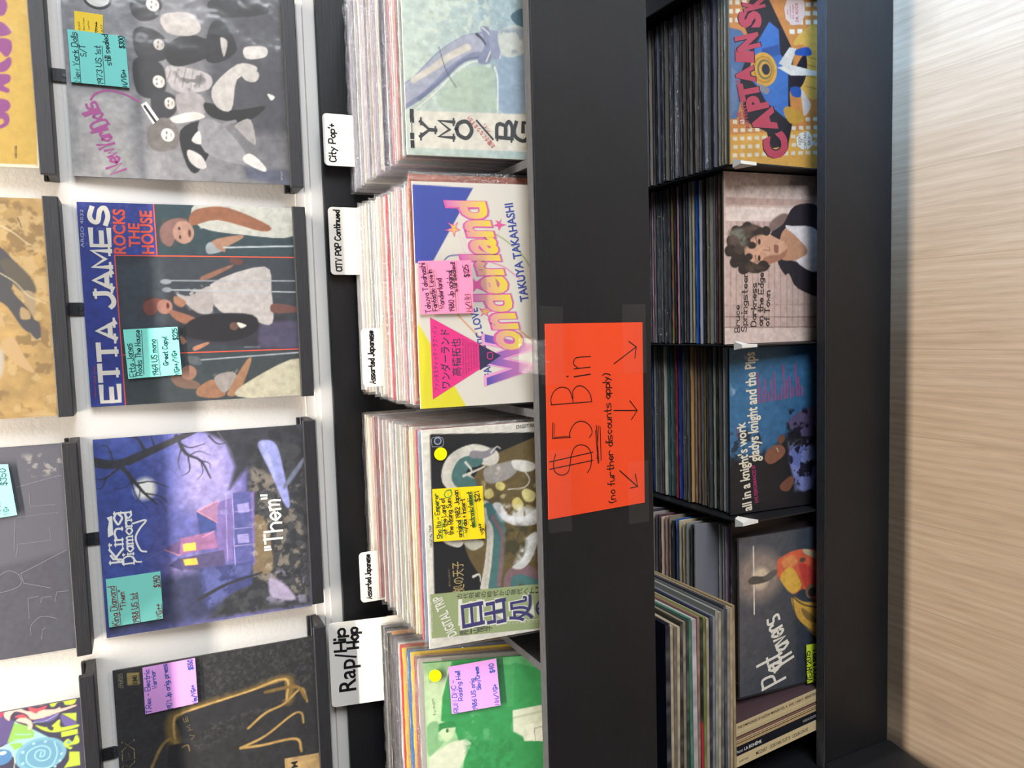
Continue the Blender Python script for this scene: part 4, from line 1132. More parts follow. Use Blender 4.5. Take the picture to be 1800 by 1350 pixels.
  ('q','#23262c',24,0.5,0.7,[496,3,528,266,317,265,289,1]),
  ('n',0.08,40),
  ('m','#5a5070',8,[534,429,597,540,598,653,445,653,436,540,478,462]),
  ('m','#6a74b0',12.1,[354,451,383,529,337,642,137,642,94,529,283,440]),
  ('q','#8f98cc',14,0.5,0.6,[409,429,410,642,82,643,99,484]),
  ('q','#1c1a24',20,0.56,0.9,[605,419,607,653,81,654,158,440]),
  ('m','#8a5a46',4.9,[336,255,385,298,396,374,357,412,315,385,282,308,300,265]),
  ('m','#74493a',5,[433,352,457,385,429,407,396,374]),
  ('m','#7c4f3e',5,[147,373,193,451,163,479,104,440,110,384]),
  ('l','#e4dccc',5.9,4,2,[376,347,353,358]),
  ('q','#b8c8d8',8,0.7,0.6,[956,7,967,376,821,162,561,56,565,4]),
  ('t','#efe4cc','-',10,0,14,157,557,110,66,"all in a knight's work"),
  ('t','#efe4cc','-',11,0,309,214,973,182,72.5,'gladys knight and the Pips'),
  ('t','#c03a7c','-',4,0,56,206,292,182,25.8,'LIVE PERFORMANCES BY'),
  ('L','#c03a70',7.7,[664,217,838,206]),
  ('L','#c03a70',6.8,[665,241,748,238]),
  ('L','#c03a70',6.8,[668,265,803,257]),
  ('L','#c03a70',6.8,[671,286,719,284]),
  ('L','#c03a70',6.9,[672,312,796,306]),
  ('L','#c03a70',6.9,[672,337,839,327]),
  ('L','#c03a70',6.9,[674,360,706,358]),
  ('L','#c03a70',6.9,[676,384,749,380]),
  ('L','#c03a70',6.9,[677,408,884,395]),
  ('L','#c03a70',6.9,[681,427,790,423]),
  ('L','#c03a70',7,[683,452,815,445]),
  ('L','#c03a70',7,[685,474,739,472]),
  ('L','#c03a70',7,[687,500,888,487]),
  ('L','#c03a70',7,[689,520,803,512]),
  ('L','#c03a70',7,[690,543,747,538]),
  ('L','#a83050',4.8,[467,51,527,47]),
  ('n',0.1,40),
 ]),
 'pat': ((-.711,-.405,-.979,1.0555,5,.316), [
  ('g','#4a4c54','#28303c',684,24,595,597),
  ('n',0.14,30),
  ('q','#2a3c48',40,0.5,0.6,[996,248,965,597,622,597,553,345]),
  ('e','#8a7a70',88.5,744,151,162.2,175.1),
  ('e','#d8c0a4',35.4,730,159,67.9,64.3),
  ('l','#e6d8c8',8.8,8.8,4.4,[936,107,511,111]),
  ('m','#4a4440',5.8,[724,63,751,103,739,183,757,247,716,247,699,183,700,95]),
  ('m','#5a5450',5.9,[733,183,772,280,744,288,705,215]),
  ('m','#cf5a3a',4.5,[818,288,845,329,868,412,865,512,810,631,506,632,545,563,611,495,590,411,677,329,723,293]),
  ('m','#d8a83e',7.5,[720,312,769,395,641,478,594,411,648,345]),
  ('m','#d8864a',12,[825,329,841,412,782,445,769,345]),
  ('m','#c03a30',7.6,[779,462,737,563,617,632,545,563,652,495]),
  ('m','#d0a040',4.6,[577,403,528,495,478,632,269,632,326,546,427,445,515,408]),
  ('m','#bcae8a',4.6,[870,495,824,631,783,631,833,512]),
  ('m','#8a6a34',4.6,[490,478,418,580,373,597,415,512]),
  ('l','#2f2a28',7.6,7.6,1.5,[577,403,508,495,465,632]),
  ('l','#2f2a28',6.1,6.1,1.5,[577,403,427,445,307,580]),
  ('e','#5a4a3a',3.1,800,487,15.3,23.7),
  ('e','#7a5a44',4.7,588,554,46.6,44.7),
  ('e','#1e1c20',4.7,579,563,31.1,31),
  ('h','#e8e2d4',16.9,58,344,234,298,174,'Pat'),
  ('h','#e8e2d4',17,164,414,483,292,155.3,'Travers'),
  ('n',0.12,45),
 ]),
 'sign': ((-.278,.003,-.5145,.9392,0,.168), [
  ('V','#f04c24',[999,6,993,602,11,598,0,-3]),
  ('L','#1c1210',5.2,[588,28,587,274]),
  ('L','#1c1210',5.2,[591,31,622,30,659,52,674,94,658,136,613,155,593,159]),
  ('L','#1c1210',5.3,[613,159,652,160,675,193,662,233,626,263,587,271]),
  ('L','#1c1210',6.3,[723,169,731,266]),
  ('L','#1c1210',6.3,[726,126,728,133]),
  ('L','#1c1210',5.3,[764,170,768,267]),
  ('L','#1c1210',5.3,[768,190,789,167,813,174,822,197,823,270]),
  ('L','#1c1210',5.2,[495,37,416,33]),
  ('L','#1c1210',5.2,[416,33,412,138]),
  ('L','#1c1210',5.3,[411,133,447,139,484,171,488,217,462,257,426,270,400,253]),
  ('L','#1c1210',3.1,[490,46,421,42,419,129]),
  ('L','#1c1210',5.2,[333,48,295,36,246,40,221,79,232,118,270,131,314,140,357,162,367,202,349,242,307,262,247,257,217,236]),
  ('L','#1c1210',5.2,[259,11,278,271]),
  ('L','#1c1210',5.2,[297,12,321,272]),
  ('L','#1c1210',4.4,[462,296,262,308]),
  ('L','#1c1210',4.4,[458,309,283,297]),
  ('L','#1c1210',4.4,[452,320,275,322]),
  ('L','#1c1210',4.4,[434,291,257,303]),
  ('h','#1c1210',5.6,38,407,728,383,41.3,'(no further discounts apply)'),
  ('L','#1c1210',5.5,[779,415,863,559]),
  ('L','#1c1210',5.6,[893,511,863,559,803,549]),
  ('L','#1c1210',5.5,[531,409,520,558]),
  ('L','#1c1210',5.6,[575,512,520,558,474,520]),
  ('L','#1c1210',5.6,[205,438,105,552]),
  ('L','#1c1210',5.7,[175,539,105,552,103,505]),
 ]),
}
NOTES = [
 ('nyd', 'nyd', '#7fd8d0', [686, 21, 678, 268, 435, 272, 440, 22], [
  ('h','#1d3038',3.4,443,60,674,58,24.3,'New York Dolls'),
  ('h','#1d3038',3.4,565,94,618,91,24.4,'S/T'),
  ('h','#1d3038',3.5,441,159,621,156,24.8,'1973 US 1st'),
  ('h','#1d3038',3.5,535,200,678,192,25,'still sealed'),
  ('h','#1d3038',3.5,439,262,518,261,21.9,'M/VG++'),
  ('h','#1d3038',3.5,621,261,678,260,21.9,'$300'),
  ('L','#1d3038',2.6,[442,63,668,63]),
  ('L','#1d3038',2.6,[442,166,621,164]),
  ('L','#1d3038',2.6,[621,265,677,265]),
 ]),
 ('tag', 'nyd', '#f2cf45', [776, 55, 771, 177, 683, 172, 684, 52], [
  ('t','#4a4020','-',2,0,688,77,727,75,8.1,'DE LAI ICD'),
  ('t','#4a4020','-',2,0,690,95,747,96,7.3,'Music Traders'),
  ('t','#4a4020','-',2,0,696,116,736,115,7.4,'Low Price'),
  ('t','#4a4020','-',2,0,684,152,734,150,9.9,'WAS'),
  ('L','#2a2418',3.4,[683,139,734,148]),
  ('t','#4a4020','-',2,0,689,173,725,172,8.3,'377'),
 ]),
 ('etta', 'etta', '#86e0d2', [378, 165, 385, 413, 142, 420, 132, 174], [
  ('h','#1d3038',3.6,142,208,307,196,25.6,'Etta Jones'),
  ('h','#1d3038',3.6,147,238,372,239,25.8,'Rocks The House'),
  ('h','#1d3038',3.7,144,312,324,307,26.1,'1964 US mono'),
  ('h','#1d3038',3.7,192,359,334,360,22.8,'Great Copy!'),
  ('h','#1d3038',3.7,141,409,265,400,23.1,'VG++/VG+'),
  ('h','#1d3038',3.7,319,411,377,409,23,'$225'),
  ('L','#1d3038',2.7,[142,213,309,201]),
  ('L','#1d3038',2.7,[150,245,372,248]),
  ('L','#1d3038',2.8,[143,319,324,314]),
 ]),
 ('kd', 'kd', '#86e0d2', [304, 16, 308, 262, 62, 261, 58, 16], [
  ('h','#7a2a30',3.7,63,62,264,52,30.7,'King Diamond'),
  ('h','#7a2a30',3.7,140,98,239,92,25.7,'"Them"'),
  ('h','#7a2a30',3.7,62,151,215,147,27.7,'1988 US 1st'),
  ('h','#7a2a30',3.8,64,256,141,252,23,'VG++'),
  ('h','#7a2a30',3.7,228,254,287,254,26.4,'$140'),
  ('L','#7a2a30',2.7,[62,69,263,59]),
  ('L','#7a2a30',2.8,[61,156,215,152]),
  ('L','#7a2a30',2.8,[225,259,287,257]),
  ('L','#7a2a30',2.8,[66,262,138,257]),
 ]),
 ('trex', 'trex', '#d49ade', [998, 137, 1001, 384, 759, 385, 752, 136], [
  ('h','#2a4a9c',3.8,756,165,982,168,24.9,'T.Rex - Electric'),
  ('h','#2a4a9c',3.8,880,199,974,193,21.4,'Warrior'),
  ('h','#2a4a9c',3.8,755,263,996,250,23.6,'1971 Jp orig. press'),
  ('h','#2a4a9c',3.9,762,381,859,372,20.4,'Nm/VG++'),
  ('h','#2a4a9c',3.9,944,371,996,369,22,'$550'),
 ]),
 ('blk', 'blk', '#86e0d2', [926, 688, 923, 767, 682, 787, 674, 671], [
  ('h','#33444c',3.3,689,756,725,754,19.6,'VG+'),
  ('h','#33444c',4.1,826,757,904,755,25.4,'$350'),
  ('h','#33444c',3.3,696,723,790,722,19.4,'w/ insert,'),
 ]),
 ('tak', 'tak', '#f78bb0', [653, 11, 656, 251, 420, 255, 420, 13], [
  ('h','#3a2848',3.4,427,60,643,38,24,'Takuya Takahashi'),
  ('h','#3a2848',3.4,435,89,614,69,22.4,'Fantastic Love In'),
  ('h','#3a2848',3.4,445,121,576,110,22.5,'Wonderland'),
  ('h','#3a2848',3.4,430,166,609,160,24.4,'1980 Jp original'),
  ('h','#3a2848',3.4,518,183,647,174,19.2,'still sealed!'),
  ('h','#3a2848',3.5,428,243,505,235,23,'M/NM'),
  ('h','#3a2848',3.5,583,240,636,235,24.7,'$125'),
  ('L','#7a6a30',2.6,[430,69,643,48]),
  ('L','#7a6a30',2.6,[435,96,614,77]),
  ('L','#7a6a30',2.6,[432,175,609,169]),
  ('L','#7a6a30',2.6,[428,249,505,242]),
 ]),
 ('ito', 'ito', '#f2d21e', [735, 35, 727, 270, 482, 275, 496, 34], [
  ('h','#2c4a28',3.6,508,69,713,59,21.6,'Sho Ito - Emperor'),
  ('h','#2c3428',3.6,525,97,690,88,21.7,'of the Land of'),
  ('h','#2c3428',3.6,519,124,683,117,21.9,'the Rising Sun'),
  ('h','#2c3428',3.6,503,165,719,152,22.1,'original 1982 Japan'),
  ('h','#2c3428',3.7,522,190,676,181,20.3,'w/obi + insert'),
  ('h','#2c4a28',3.7,541,226,706,213,20.4,'electronic/ambient'),
  ('h','#2c3428',3.7,504,267,555,258,20.6,'vg++'),
  ('h','#2c3428',3.7,659,256,705,250,24.2,'$21'),
  ('L','#3a9a48',3.6,[507,74,594,72]),
  ('L','#3a9a48',3.6,[500,173,579,166]),
  ('L','#3a9a48',3.7,[542,229,705,218]),
  ('L','#3a8a48',4.5,[724,119,724,102,710,89,694,94,691,110,704,123,724,119]),
 ]),
 ('dmc', 'dmc', '#d79ae0', [980, 121, 1005, 357, 765, 371, 741, 130], [
  ('h','#2a50a8',3.5,748,163,910,151,21.9,'RUN DMC -'),
  ('h','#2a50a8',3.5,806,187,956,175,21.9,'Raising Hell'),
  ('h','#2a50a8',3.5,754,256,911,244,22,'1986 US orig'),
  ('h','#2a50a8',3.5,855,276,970,266,19.3,'5low/Cream'),
  ('h','#2a50a8',3.5,770,363,874,353,19.4,'NM/VG+'),
  ('h','#2a50a8',3.5,935,346,981,340,22.1,'$40'),
 ]),
 ('pat', 'pat', '#d6e83c', [249, 502, 242, 615, -9, 622, -6, 509], [
  ('h','#2a2a1c',6.3,5,550,204,533,38.4,'YEAR 2015'),
  ('h','#2a2a1c',6.4,-1,595,219,584,31.7,'ROCK & ROLL'),
 ]),
]
# ---------------------------------------------------------------- the room
def struct(name, mb, mats, **k): return tag(mb.build(name, mats, **k), kind='structure')
g = MB(); g.box((-3, -3.5, -.05), (3, .05, 0), (1, 1, 1)); struct('floor', g, [M_FLOOR])
g = MB(); g.box((-3, 0, 0), (3, .08, 2.7), (1, 1, 1)); struct('wall_back', g, [M_WALL])
g = MB()
prof = [(0, -.258), (-.0075, -.2585), (-.009, -.272), (-.0125, -.2735), (-.0135, -.2815), (-.0165, -.283), (-.0172, -.345), (0, -.345)]
V = [(x, y, z+1.319) for x in (-2.9, 2.9) for y, z in prof]; n = len(prof)
g.add(V, [tuple(range(n))]+[tuple(range(2*n-1, n-1, -1))]+[(i, n+i, n+(i+1) % n, (i+1) % n) for i in range(n)], (1, 1, 1))
struct('trim_1', g, [M_TRIM])

# ---------------------------------------------------------------- the black record counter
cab = empty('record_counter', W(0, .94, -1.319))
tag(cab, 'long black painted record counter with an upper and a lower row of bins', 'counter')
def part(name, a, b, mat, bev=.0015, parent=cab):
    x0, y0, z0 = W(*a); x1, y1, z1 = W(*b); c = Vector(((x0+x1)/2, (y0+y1)/2, (z0+z1)/2)); g = MB()
    hx, hy, hz = abs(x1-x0)/2, abs(y1-y0)/2, abs(z1-z0)/2; g.box((-hx, -hy, -hz), (hx, hy, hz), (1, 1, 1))
    o = g.build(name, [mat]); o.parent = parent; o.location = c-parent.location
    if bev: bevel(o, bev)
    return o
XL, XR = -.872, 1.02
part('front_panel', (XL, .94, -.700), (XR, .957, -.5055), M_BLACK)
part('panel_edge', (XL, .9402, -.5055), (XR, .957, -.5035), M_PLY, .0006)
part('shelf', (XL, .957, -.685), (XR, 1.327, -.667), M_BLACK)
part('back_panel', (XL, 1.327, -1.318), (XR, 1.3375, -.302), M_BLACK)
part('front_panel', (XL, 1.0, -1.318), (XR, 1.02, -1.1415), M_BLACK)
part('panel_edge', (XL, 1.0002, -1.1415), (XR, 1.02, -1.1395), M_PLY, .0006)
part('shelf', (XL, 1.02, -1.3165), (XR, 1.327, -1.2975), M_BLACK)
part('riser', (XL+.02, 1.10, -1.2973), (-.37, 1.327, -1.246), M_BLACK)
part('riser', (XL+.02, 1.0205, -1.2973), (-.715, 1.0995, -1.246), M_BLACK)
for x in (.2285, -.126, -.5035, .60):
    d = part('divider', (x-.006, .957, -.667), (x+.006, 1.327, -.507), M_BLACK); e = part('divider_edge', (x-.006, .957, -.507), (x+.006, 1.327, -.505), M_PLY, .0006); e.parent = d; e.location = e.location+cab.location-cab.location-d.location
for x in (.2735, -.0465, -.3675, .613):
    d = part('thin_divider', (x-.0015, 1.024, -1.2973), (x+.0015, 1.327, -.958), M_BLACK, .0006)
    g = MB(); R = random.Random(int(x*1000)); dz = .3393
    P = [(0, 0), (.016, .004), (.026, -.012), (.020, -.034), (.004, -.040)]
    P = [(a, b) for a, b in P]
    vs = [(-.0028-.004*(i in (1, 2)), y+1.024-(1.024+1.327)/2-.004, z+dz/2+.002) for i, (y, z) in enumerate(P)]+[(.0028+.006*(i in (1, 2)), y+1.024-(1.024+1.327)/2-.004, z+dz/2+.002) for i, (y, z) in enumerate(P)]
    k = len(P); g.add(vs, [tuple(range(k)), tuple(range(2*k-1, k-1, -1))]+[(i, i+k, (i+1) % k+k, (i+1) % k) for i in range(k)], lin('#e8e4dc'))
    t = g.build('corner_tab', [M_PAPER], d); tag(t, 'curled white paper tab')
part('end_panel', (XL-.018, 1.0, -1.318), (XL, 1.3375, -.302), M_BLACK)
part('end_panel', (XR, .94, -1.318), (XR+.018, 1.3375, -.302), M_BLACK)
# corner cabinet that comes forward at the counter's left end
cc = empty('corner_cabinet', W(-.95, .85, -1.319)); tag(cc, 'black corner cabinet coming forward at the left end of the long counter', 'cabinet')
g = MB(); A = [(.999, -1.1395), (.999, -1.312), (.992, -1.318), (.74, -1.255), (.74, -1.1395)]
V = [(x-(-.95), y-.85, z+1.319) for x in (-.857, -.90) for y, z in A]; n = len(A)
g.add(V, [tuple(range(n)), tuple(range(2*n-1, n-1, -1))]+[(i, n+i, n+(i+1) % n, (i+1) % n) for i in range(n)], (1, 1, 1)); bevel(g.build('side_panel', [M_BLACK], cc), .002)
part('plinth', (-1.25, .62, -1.3185), (-.872, .992, -1.262), M_BLACK, .002, cc)
part('front_panel', (-1.25, .70, -1.262), (-.902, .72, -.60), M_BLACK, .002, cc)

# ---------------------------------------------------------------- picture ledges on the wall
def ledge(x0, x1, zt, words):
    r = empty('record_ledge', W((x0+x1)/2, 1.355, zt-.0205)); tag(r, words, 'ledge', 'record ledges on the wall'); w = (x1-x0)/2
    g = MB(); g.box((-w, -.065, 0), (w, -.0555, .0205), (1, 1, 1)); bevel(g.build('front_rail', [M_LEDGE], r), .0012)
    g = MB(); g.box((-w, -.0553, .0), (w, -.0001, .0120), (1, 1, 1)); bevel(g.build('base_board', [M_LEDGE], r), .0008)
    g = MB(); g.box((-w, -.010, .0154), (w, -.0001, .0205), (1, 1, 1)); bevel(g.build('back_rail', [M_LEDGE], r), .0008)
    if zt > 0:
        a = np.linspace(0, math.pi, 13); pts = [(-.0095, -.0002)]+[(-.0095*math.cos(t), -.016-.0095*math.sin(t)) for t in a]+[(.0095, -.0002)]; k = len(pts)
        g = MB(); V = [(x, y, z) for y in (-.004, -.0001) for x, z in pts]
        g.add(V, [tuple(range(k)), tuple(range(2*k-1, k-1, -1))]+[(i, k+i, k+(i+1) % k, (i+1) % k) for i in range(k)], (1, 1, 1)); t = g.build('mounting_tab', [M_LEDGE], r)
        a = np.linspace(0, 2*math.pi, 16, endpoint=False); g = MB()
        V = [(.0038*math.cos(q)*s, y, -.016+.0038*math.sin(q)*s) for y, s in ((-.0041, 1), (-.0052, .8)) for q in a]; k = 16
        g.add(V, [tuple(range(k, 2*k))]+[(i, (i+1) % k, k+(i+1) % k, k+i) for i in range(k)], (1, 1, 1)); g.build('screw', [M_SCREW], t)
    return r
ledge(.239, .559, .112, 'black ledge under the yellow record with purple letters')
ledge(-.1135, .208, .112, 'black ledge under the sandy tan record cover')
ledge(-.478, -.152, .111, 'black ledge under the plain charcoal embossed record cover')
ledge(-.830, -.5095, .111, 'black ledge under the swirling lime and blue record cover')
ledge(.239, .559, -.2405, 'black ledge under the grey record cover with pink script')
ledge(-.1065, .208, -.241, 'black ledge under the cover of three singers in white gowns')
ledge(-.465, -.1475, -.2405, 'black ledge under the moonlit house record cover')
ledge(-.825, -.506, -.241, 'black ledge under the black and gold record cover')

# ---------------------------------------------------------------- records with a visible front
GAIN = {'nyd': .95, 'etta': .85, 'kd': 1.2, 'trex': 1.0, 'yel': .52, 'blk': 1.0, 'psy': .8, 'sand': .52, 'ymo': .85, 'tak': .82, 'ito': .85, 'dmc': .9, 'cap': .72, 'spr': 1.35, 'gla': .9, 'pat': 1.1}
FRONT = {}
def front_record(key, label, spine, film=True, N=230):
    (Xl, Xr, zt, Yt, ln, H), cmds = ART[key]; l = math.radians(ln); wd_ = Xr-Xl; gain = GAIN.get(key, 1.0)
    M = Matrix.Translation(W((Xl+Xr)/2, Yt-math.sin(l)*H, zt-math.cos(l)*H)) @ Matrix.Rotation(-l, 4, 'X')
    root = empty('vinyl_record', (0, 0, 0)); root.matrix_world = M; tag(root, label, 'record')
    img = np.clip(paint([c for c in cmds if c[0] in 'bgnpmqle'], N, H/wd_*1000, sum(map(ord, key)))*gain, 0, .92)
    g = MB(); xs = np.linspace(-wd_/2, wd_/2, N); zs = np.linspace(H, 0, N); XX, ZZ = np.meshgrid(xs, zs)
    idx = np.arange(N*N).reshape(N, N); q = np.stack([idx[:-1, :-1], idx[1:, :-1], idx[1:, 1:], idx[:-1, 1:]], -1).reshape(-1, 4)
    g.add(np.stack([XX.ravel(), np.zeros(N*N), ZZ.ravel()], 1), q.tolist(), img.reshape(-1, 3))
    ec = lin(spine); h = wd_/2; t = .0042
    g.add([(-h, 0, 0), (h, 0, 0), (h, 0, H), (-h, 0, H), (-h, t, 0), (h, t, 0), (h, t, H), (-h, t, H)], [(0, 4, 5, 1), (3, 2, 6, 7), (0, 3, 7, 4), (1, 5, 6, 2), (4, 7, 6, 5)], ec)
    off = -.0002
    for P, F, C in vector_items(cmds, sum(map(ord, key))):
        P = P.copy(); P[:, 0] = np.clip(P[:, 0], 0, 1000); P[:, 1] = np.clip(P[:, 1], 0, H/wd_*1000)
        off -= .000005; g.add(np.stack([P[:, 0]/1000*wd_-h, np.full(len(P), off), H-P[:, 1]/1000*wd_], 1), F, np.clip(np.asarray(C)*gain, 0, .92))
    g.build('jacket', [M_PRINT], root)
    if film:
        R = np.random.default_rng(len(key)*7+ord(key[0])); n = 28; g = MB(); e = .002
        xs = np.linspace(-h-e, h+e, n); zs = np.linspace(-.001, H+.006, n); XX, ZZ = np.meshgrid(xs, zs); f = fbm(n, 4, ord(key[0])*3+ord(key[1]), 3)
        D = -.0026-.0016*(f-.5)*2; idx = np.arange(n*n).reshape(n, n); q = np.stack([idx[:-1, :-1], idx[:-1, 1:], idx[1:, 1:], idx[1:, :-1]], -1).reshape(-1, 4)
        g.add(np.stack([XX.ravel(), D.ravel(), ZZ.ravel()], 1), q.tolist(), (1, 1, 1))
        bk = np.stack([XX.ravel(), np.full(n*n, t+.0008), ZZ.ravel()], 1); b = [idx[0], idx[-1], idx[:, 0], idx[:, -1]]
        for ed in b: g.add(np.vstack([np.stack([XX.ravel(), D.ravel(), ZZ.ravel()], 1)[ed], bk[ed]]), [(i, i+1, n+i+1, n+i) for i in range(n-1)], (1, 1, 1))
        g.build('clear_sleeve', [M_FILM], root, smooth=True)
    FRONT[key] = (M, wd_, H, root); return root
front_record('nyd', 'grey record cover with pink script and five seated figures, on a wall ledge', '#55555a')
front_record('etta', 'blue topped record cover with big cream letters and three singers in white gowns', '#2d3a80')
front_record('kd', 'violet record cover of a moonlit house and bare tree, on a wall ledge', '#2a2d48')
front_record('trex', 'black record cover with blurred gold outlines and a lilac note', '#1c1c1e')
front_record('yel', 'yellow record cover with fat purple letters on a wall ledge', '#e6e0cc')
front_record('sand', 'sandy tan record cover with dark shadow shapes on a wall ledge', '#b9985f')
front_record('blk', 'plain charcoal record cover with embossed line lettering on a wall ledge', '#35353d')
front_record('psy', 'swirling lime, violet and blue record cover on a wall ledge', '#2e2b3c')
front_record('ymo', 'pale teal record cover of a metal pipe, foremost in its upper bin', '#cfd3c6')
front_record('tak', 'white record cover with rainbow lettering and a pink triangle, foremost in its bin', '#dcd8cc')
front_record('ito', 'record cover of a dragon over a gold disc with a green paper band', '#e0dcd0')
front_record('dmc', 'green tinted record cover of dark figures, foremost in its upper bin', '#3d9a58')
front_record('cap', 'orange comic style record cover with diagonal red letters in the lower bin', '#c9b79a', film=False)
front_record('spr', 'pinkish record cover of a person in a dark jacket, in the lower bin', '#b0988e', film=False)
front_record('gla', 'blue and black record cover of a singer in violet, in the lower bin', '#2a3038', film=False)
front_record('pat', 'dark starry record cover with an orange egg shape, in the lower bin', '#30343c')

# ---------------------------------------------------------------- price notes, stickers
def flat_note(name, key, outline, col, marks, label, cat, group=None, lift=.0046, thick=.0004, seed=1, gain=1.0, mat=None, curl=0.0):
    M, wd_, H, _ = FRONT[key]; P = np.array(outline, float).reshape(-1, 2); toL = lambda Q: np.stack([Q[:, 0]/1000*wd_-wd_/2, H-Q[:, 1]/1000*wd_], 1)
    L = toL(P); c = L.mean(0); k = len(L); L = L-c; g = MB()
    g.add([(x, 0, z) for x, z in L]+[(x, thick, z) for x, z in L], [tuple(range(k)), tuple(range(2*k-1, k-1, -1))]+[(i, k+i, k+(i+1) % k, (i+1) % k) for i in range(k)], np.clip(lin(col)*gain, 0, .95))
    off = -.0001
    for Q, F, C in vector_items(marks, seed):
        q = toL(Q)-c; off -= .000005; g.add(np.stack([q[:, 0], np.full(len(q), off), q[:, 1]], 1), F, C)
    o = g.build(name, [mat or M_PAPER]); o.matrix_world = M @ Matrix.Translation((c[0], -lift, c[1])); return tag(o, label, cat, group)
NL = {'nyd': 'teal handwritten price note on the grey cover with pink script', 'tag': 'small yellow price tag behind the teal note on the grey cover',
 'etta': 'teal handwritten price note on the cover of three singers', 'kd': 'teal price note with red ink on the moonlit house cover',
 'trex': 'lilac price note with blue ink on the black and gold cover', 'blk': 'teal price note on the charcoal embossed cover',
 'tak': 'pink price note on the white cover with rainbow lettering', 'ito': 'yellow price note on the dragon cover',
 'dmc': 'lilac price note on the green tinted cover', 'pat': 'lime green note with black ink on the dark starry cover'}
for i, (n_, key, col, outl, marks) in enumerate(NOTES):
    flat_note('price_tag' if n_ == 'tag' else 'price_note', key, outl, col, marks, NL[n_], 'note', 'handwritten price notes', lift=.0042 if n_ == 'tag' else .0050, seed=i+3, gain=.95)
def sticker(key, cu, cv, r, words):
    a = np.linspace(0, 2*math.pi, 32, endpoint=False); P = np.stack([cu+r*np.cos(a), cv+r*np.sin(a)], 1).ravel(); flat_note('round_sticker', key, P, '#f7e400', [], words, 'sticker', 'round yellow stickers')
sticker('ito', 890, 79, 29, 'yellow round sticker on the dragon cover')
sticker('dmc', 940, 56, 30.5, 'yellow round sticker on the green tinted cover')

# ---------------------------------------------------------------- orange sign and its tape
(Xl, Xr, zt, Yt, ln, H), cmds = ART['sign']; FRONT['sign'] = (Matrix.Translation(W((Xl+Xr)/2, Yt, zt-H)), Xr-Xl, H, None)
flat_note('paper_sign', 'sign', cmds[0][2], cmds[0][1], cmds[1:], 'orange paper sign with black handwriting taped to the black counter front', 'sign', lift=0, thick=.0005, seed=5)
def tape(x0, x1, z0, z1, words, sk=0.0, y=.9385):
    g = MB(); n = 12; xs = np.linspace(x0, x1, n); R = random.Random(int(x0*1e4)); V = []
    for z, s in ((z0, 0), (z1, sk)):
        for x in xs: V.append(W(x+s, y-.0002*R.random(), z+.0006*R.uniform(-1, 1)))
    c = np.mean(V, 0); g.add(np.array(V)-c, [(i, i+1, n+i+1, n+i) for i in range(n-1)], (1, 1, 1)); o = g.build('tape_strip', [M_TAPE], smooth=True, loc=c); return tag(o, words, 'tape', 'clear tape holding the orange sign')
tape(-.085, .026, -.545, -.507, 'clear tape strip at the upper corner of the orange sign towards the window', .002)
tape(-.075, .028, -.689, -.647, 'clear tape strip at the lower corner of the orange sign towards the window')
tape(-.300, -.180, -.552, -.513, 'clear tape strip at the upper corner of the orange sign over its dollar mark', .002)
tape(-.305, -.210, -.690, -.652, 'clear tape strip at the lower corner of the orange sign by its bent arrow')
g = MB(); V = []; n = 9; path = [(.9396, -.522), (.9394, -.506), (.9405, -.5028), (.948, -.5028), (.956, -.5026), (.962, -.497), (.968, -.488)]
for j, (yy, zz) in enumerate(path):
    for i in range(n): V.append(W(-.070+.050*i/(n-1)+.002*j*.3, yy+.0006*math.sin(i*1.7+j), zz+.0006*math.cos(i*2.1+j)))
V = np.array(V); c = V.mean(0); g.add(V-c, [(j*n+i, j*n+i+1, (j+1)*n+i+1, (j+1)*n+i) for j in range(len(path)-1) for i in range(n-1)], (1, 1, 1))
tag(g.build('tape_strip', [M_WRAP], smooth=True, loc=c), 'shiny clear tape folded over the top edge of the counter front above the sign', 'tape')

# ---------------------------------------------------------------- records standing in the bins
ORD = 'first second third fourth fifth sixth seventh eighth ninth tenth eleventh twelfth thirteenth fourteenth fifteenth sixteenth seventeenth eighteenth nineteenth twentieth'.split()
def ordinal(i):
    if i <= 20: return ORD[i-1]
    t = {2: 'twenty', 3: 'thirty', 4: 'forty'}[i//10]; return {20: 'twentieth', 30: 'thirtieth', 40: 'fortieth'}[i//10*10] if i % 10 == 0 else t+'-'+ORD[i % 10-1]
NAMED = {'white': (.8, .8, .78), 'grey': (.22, .22, .23), 'pale grey': (.5, .5, .52), 'black': (.015, .015, .02), 'charcoal': (.06, .06, .07), 'red': (.5, .06, .07), 'orange': (.7, .2, .06), 'tan': (.45, .32, .2), 'brown': (.18, .09, .06), 'cream': (.7, .62, .45), 'yellow': (.75, .6, .06), 'green': (.1, .35, .15), 'olive': (.2, .22, .06), 'blue': (.06, .15, .5), 'pale blue': (.35, .5, .6), 'navy': (.02, .025, .08), 'pink': (.65, .22, .4), 'violet': (.3, .2, .4), 'mauve': (.35, .25, .3)}
def cname(c): return min(NAMED, key=lambda k: sum((a**.45-b**.45)**2 for a, b in zip(NAMED[k], c)))
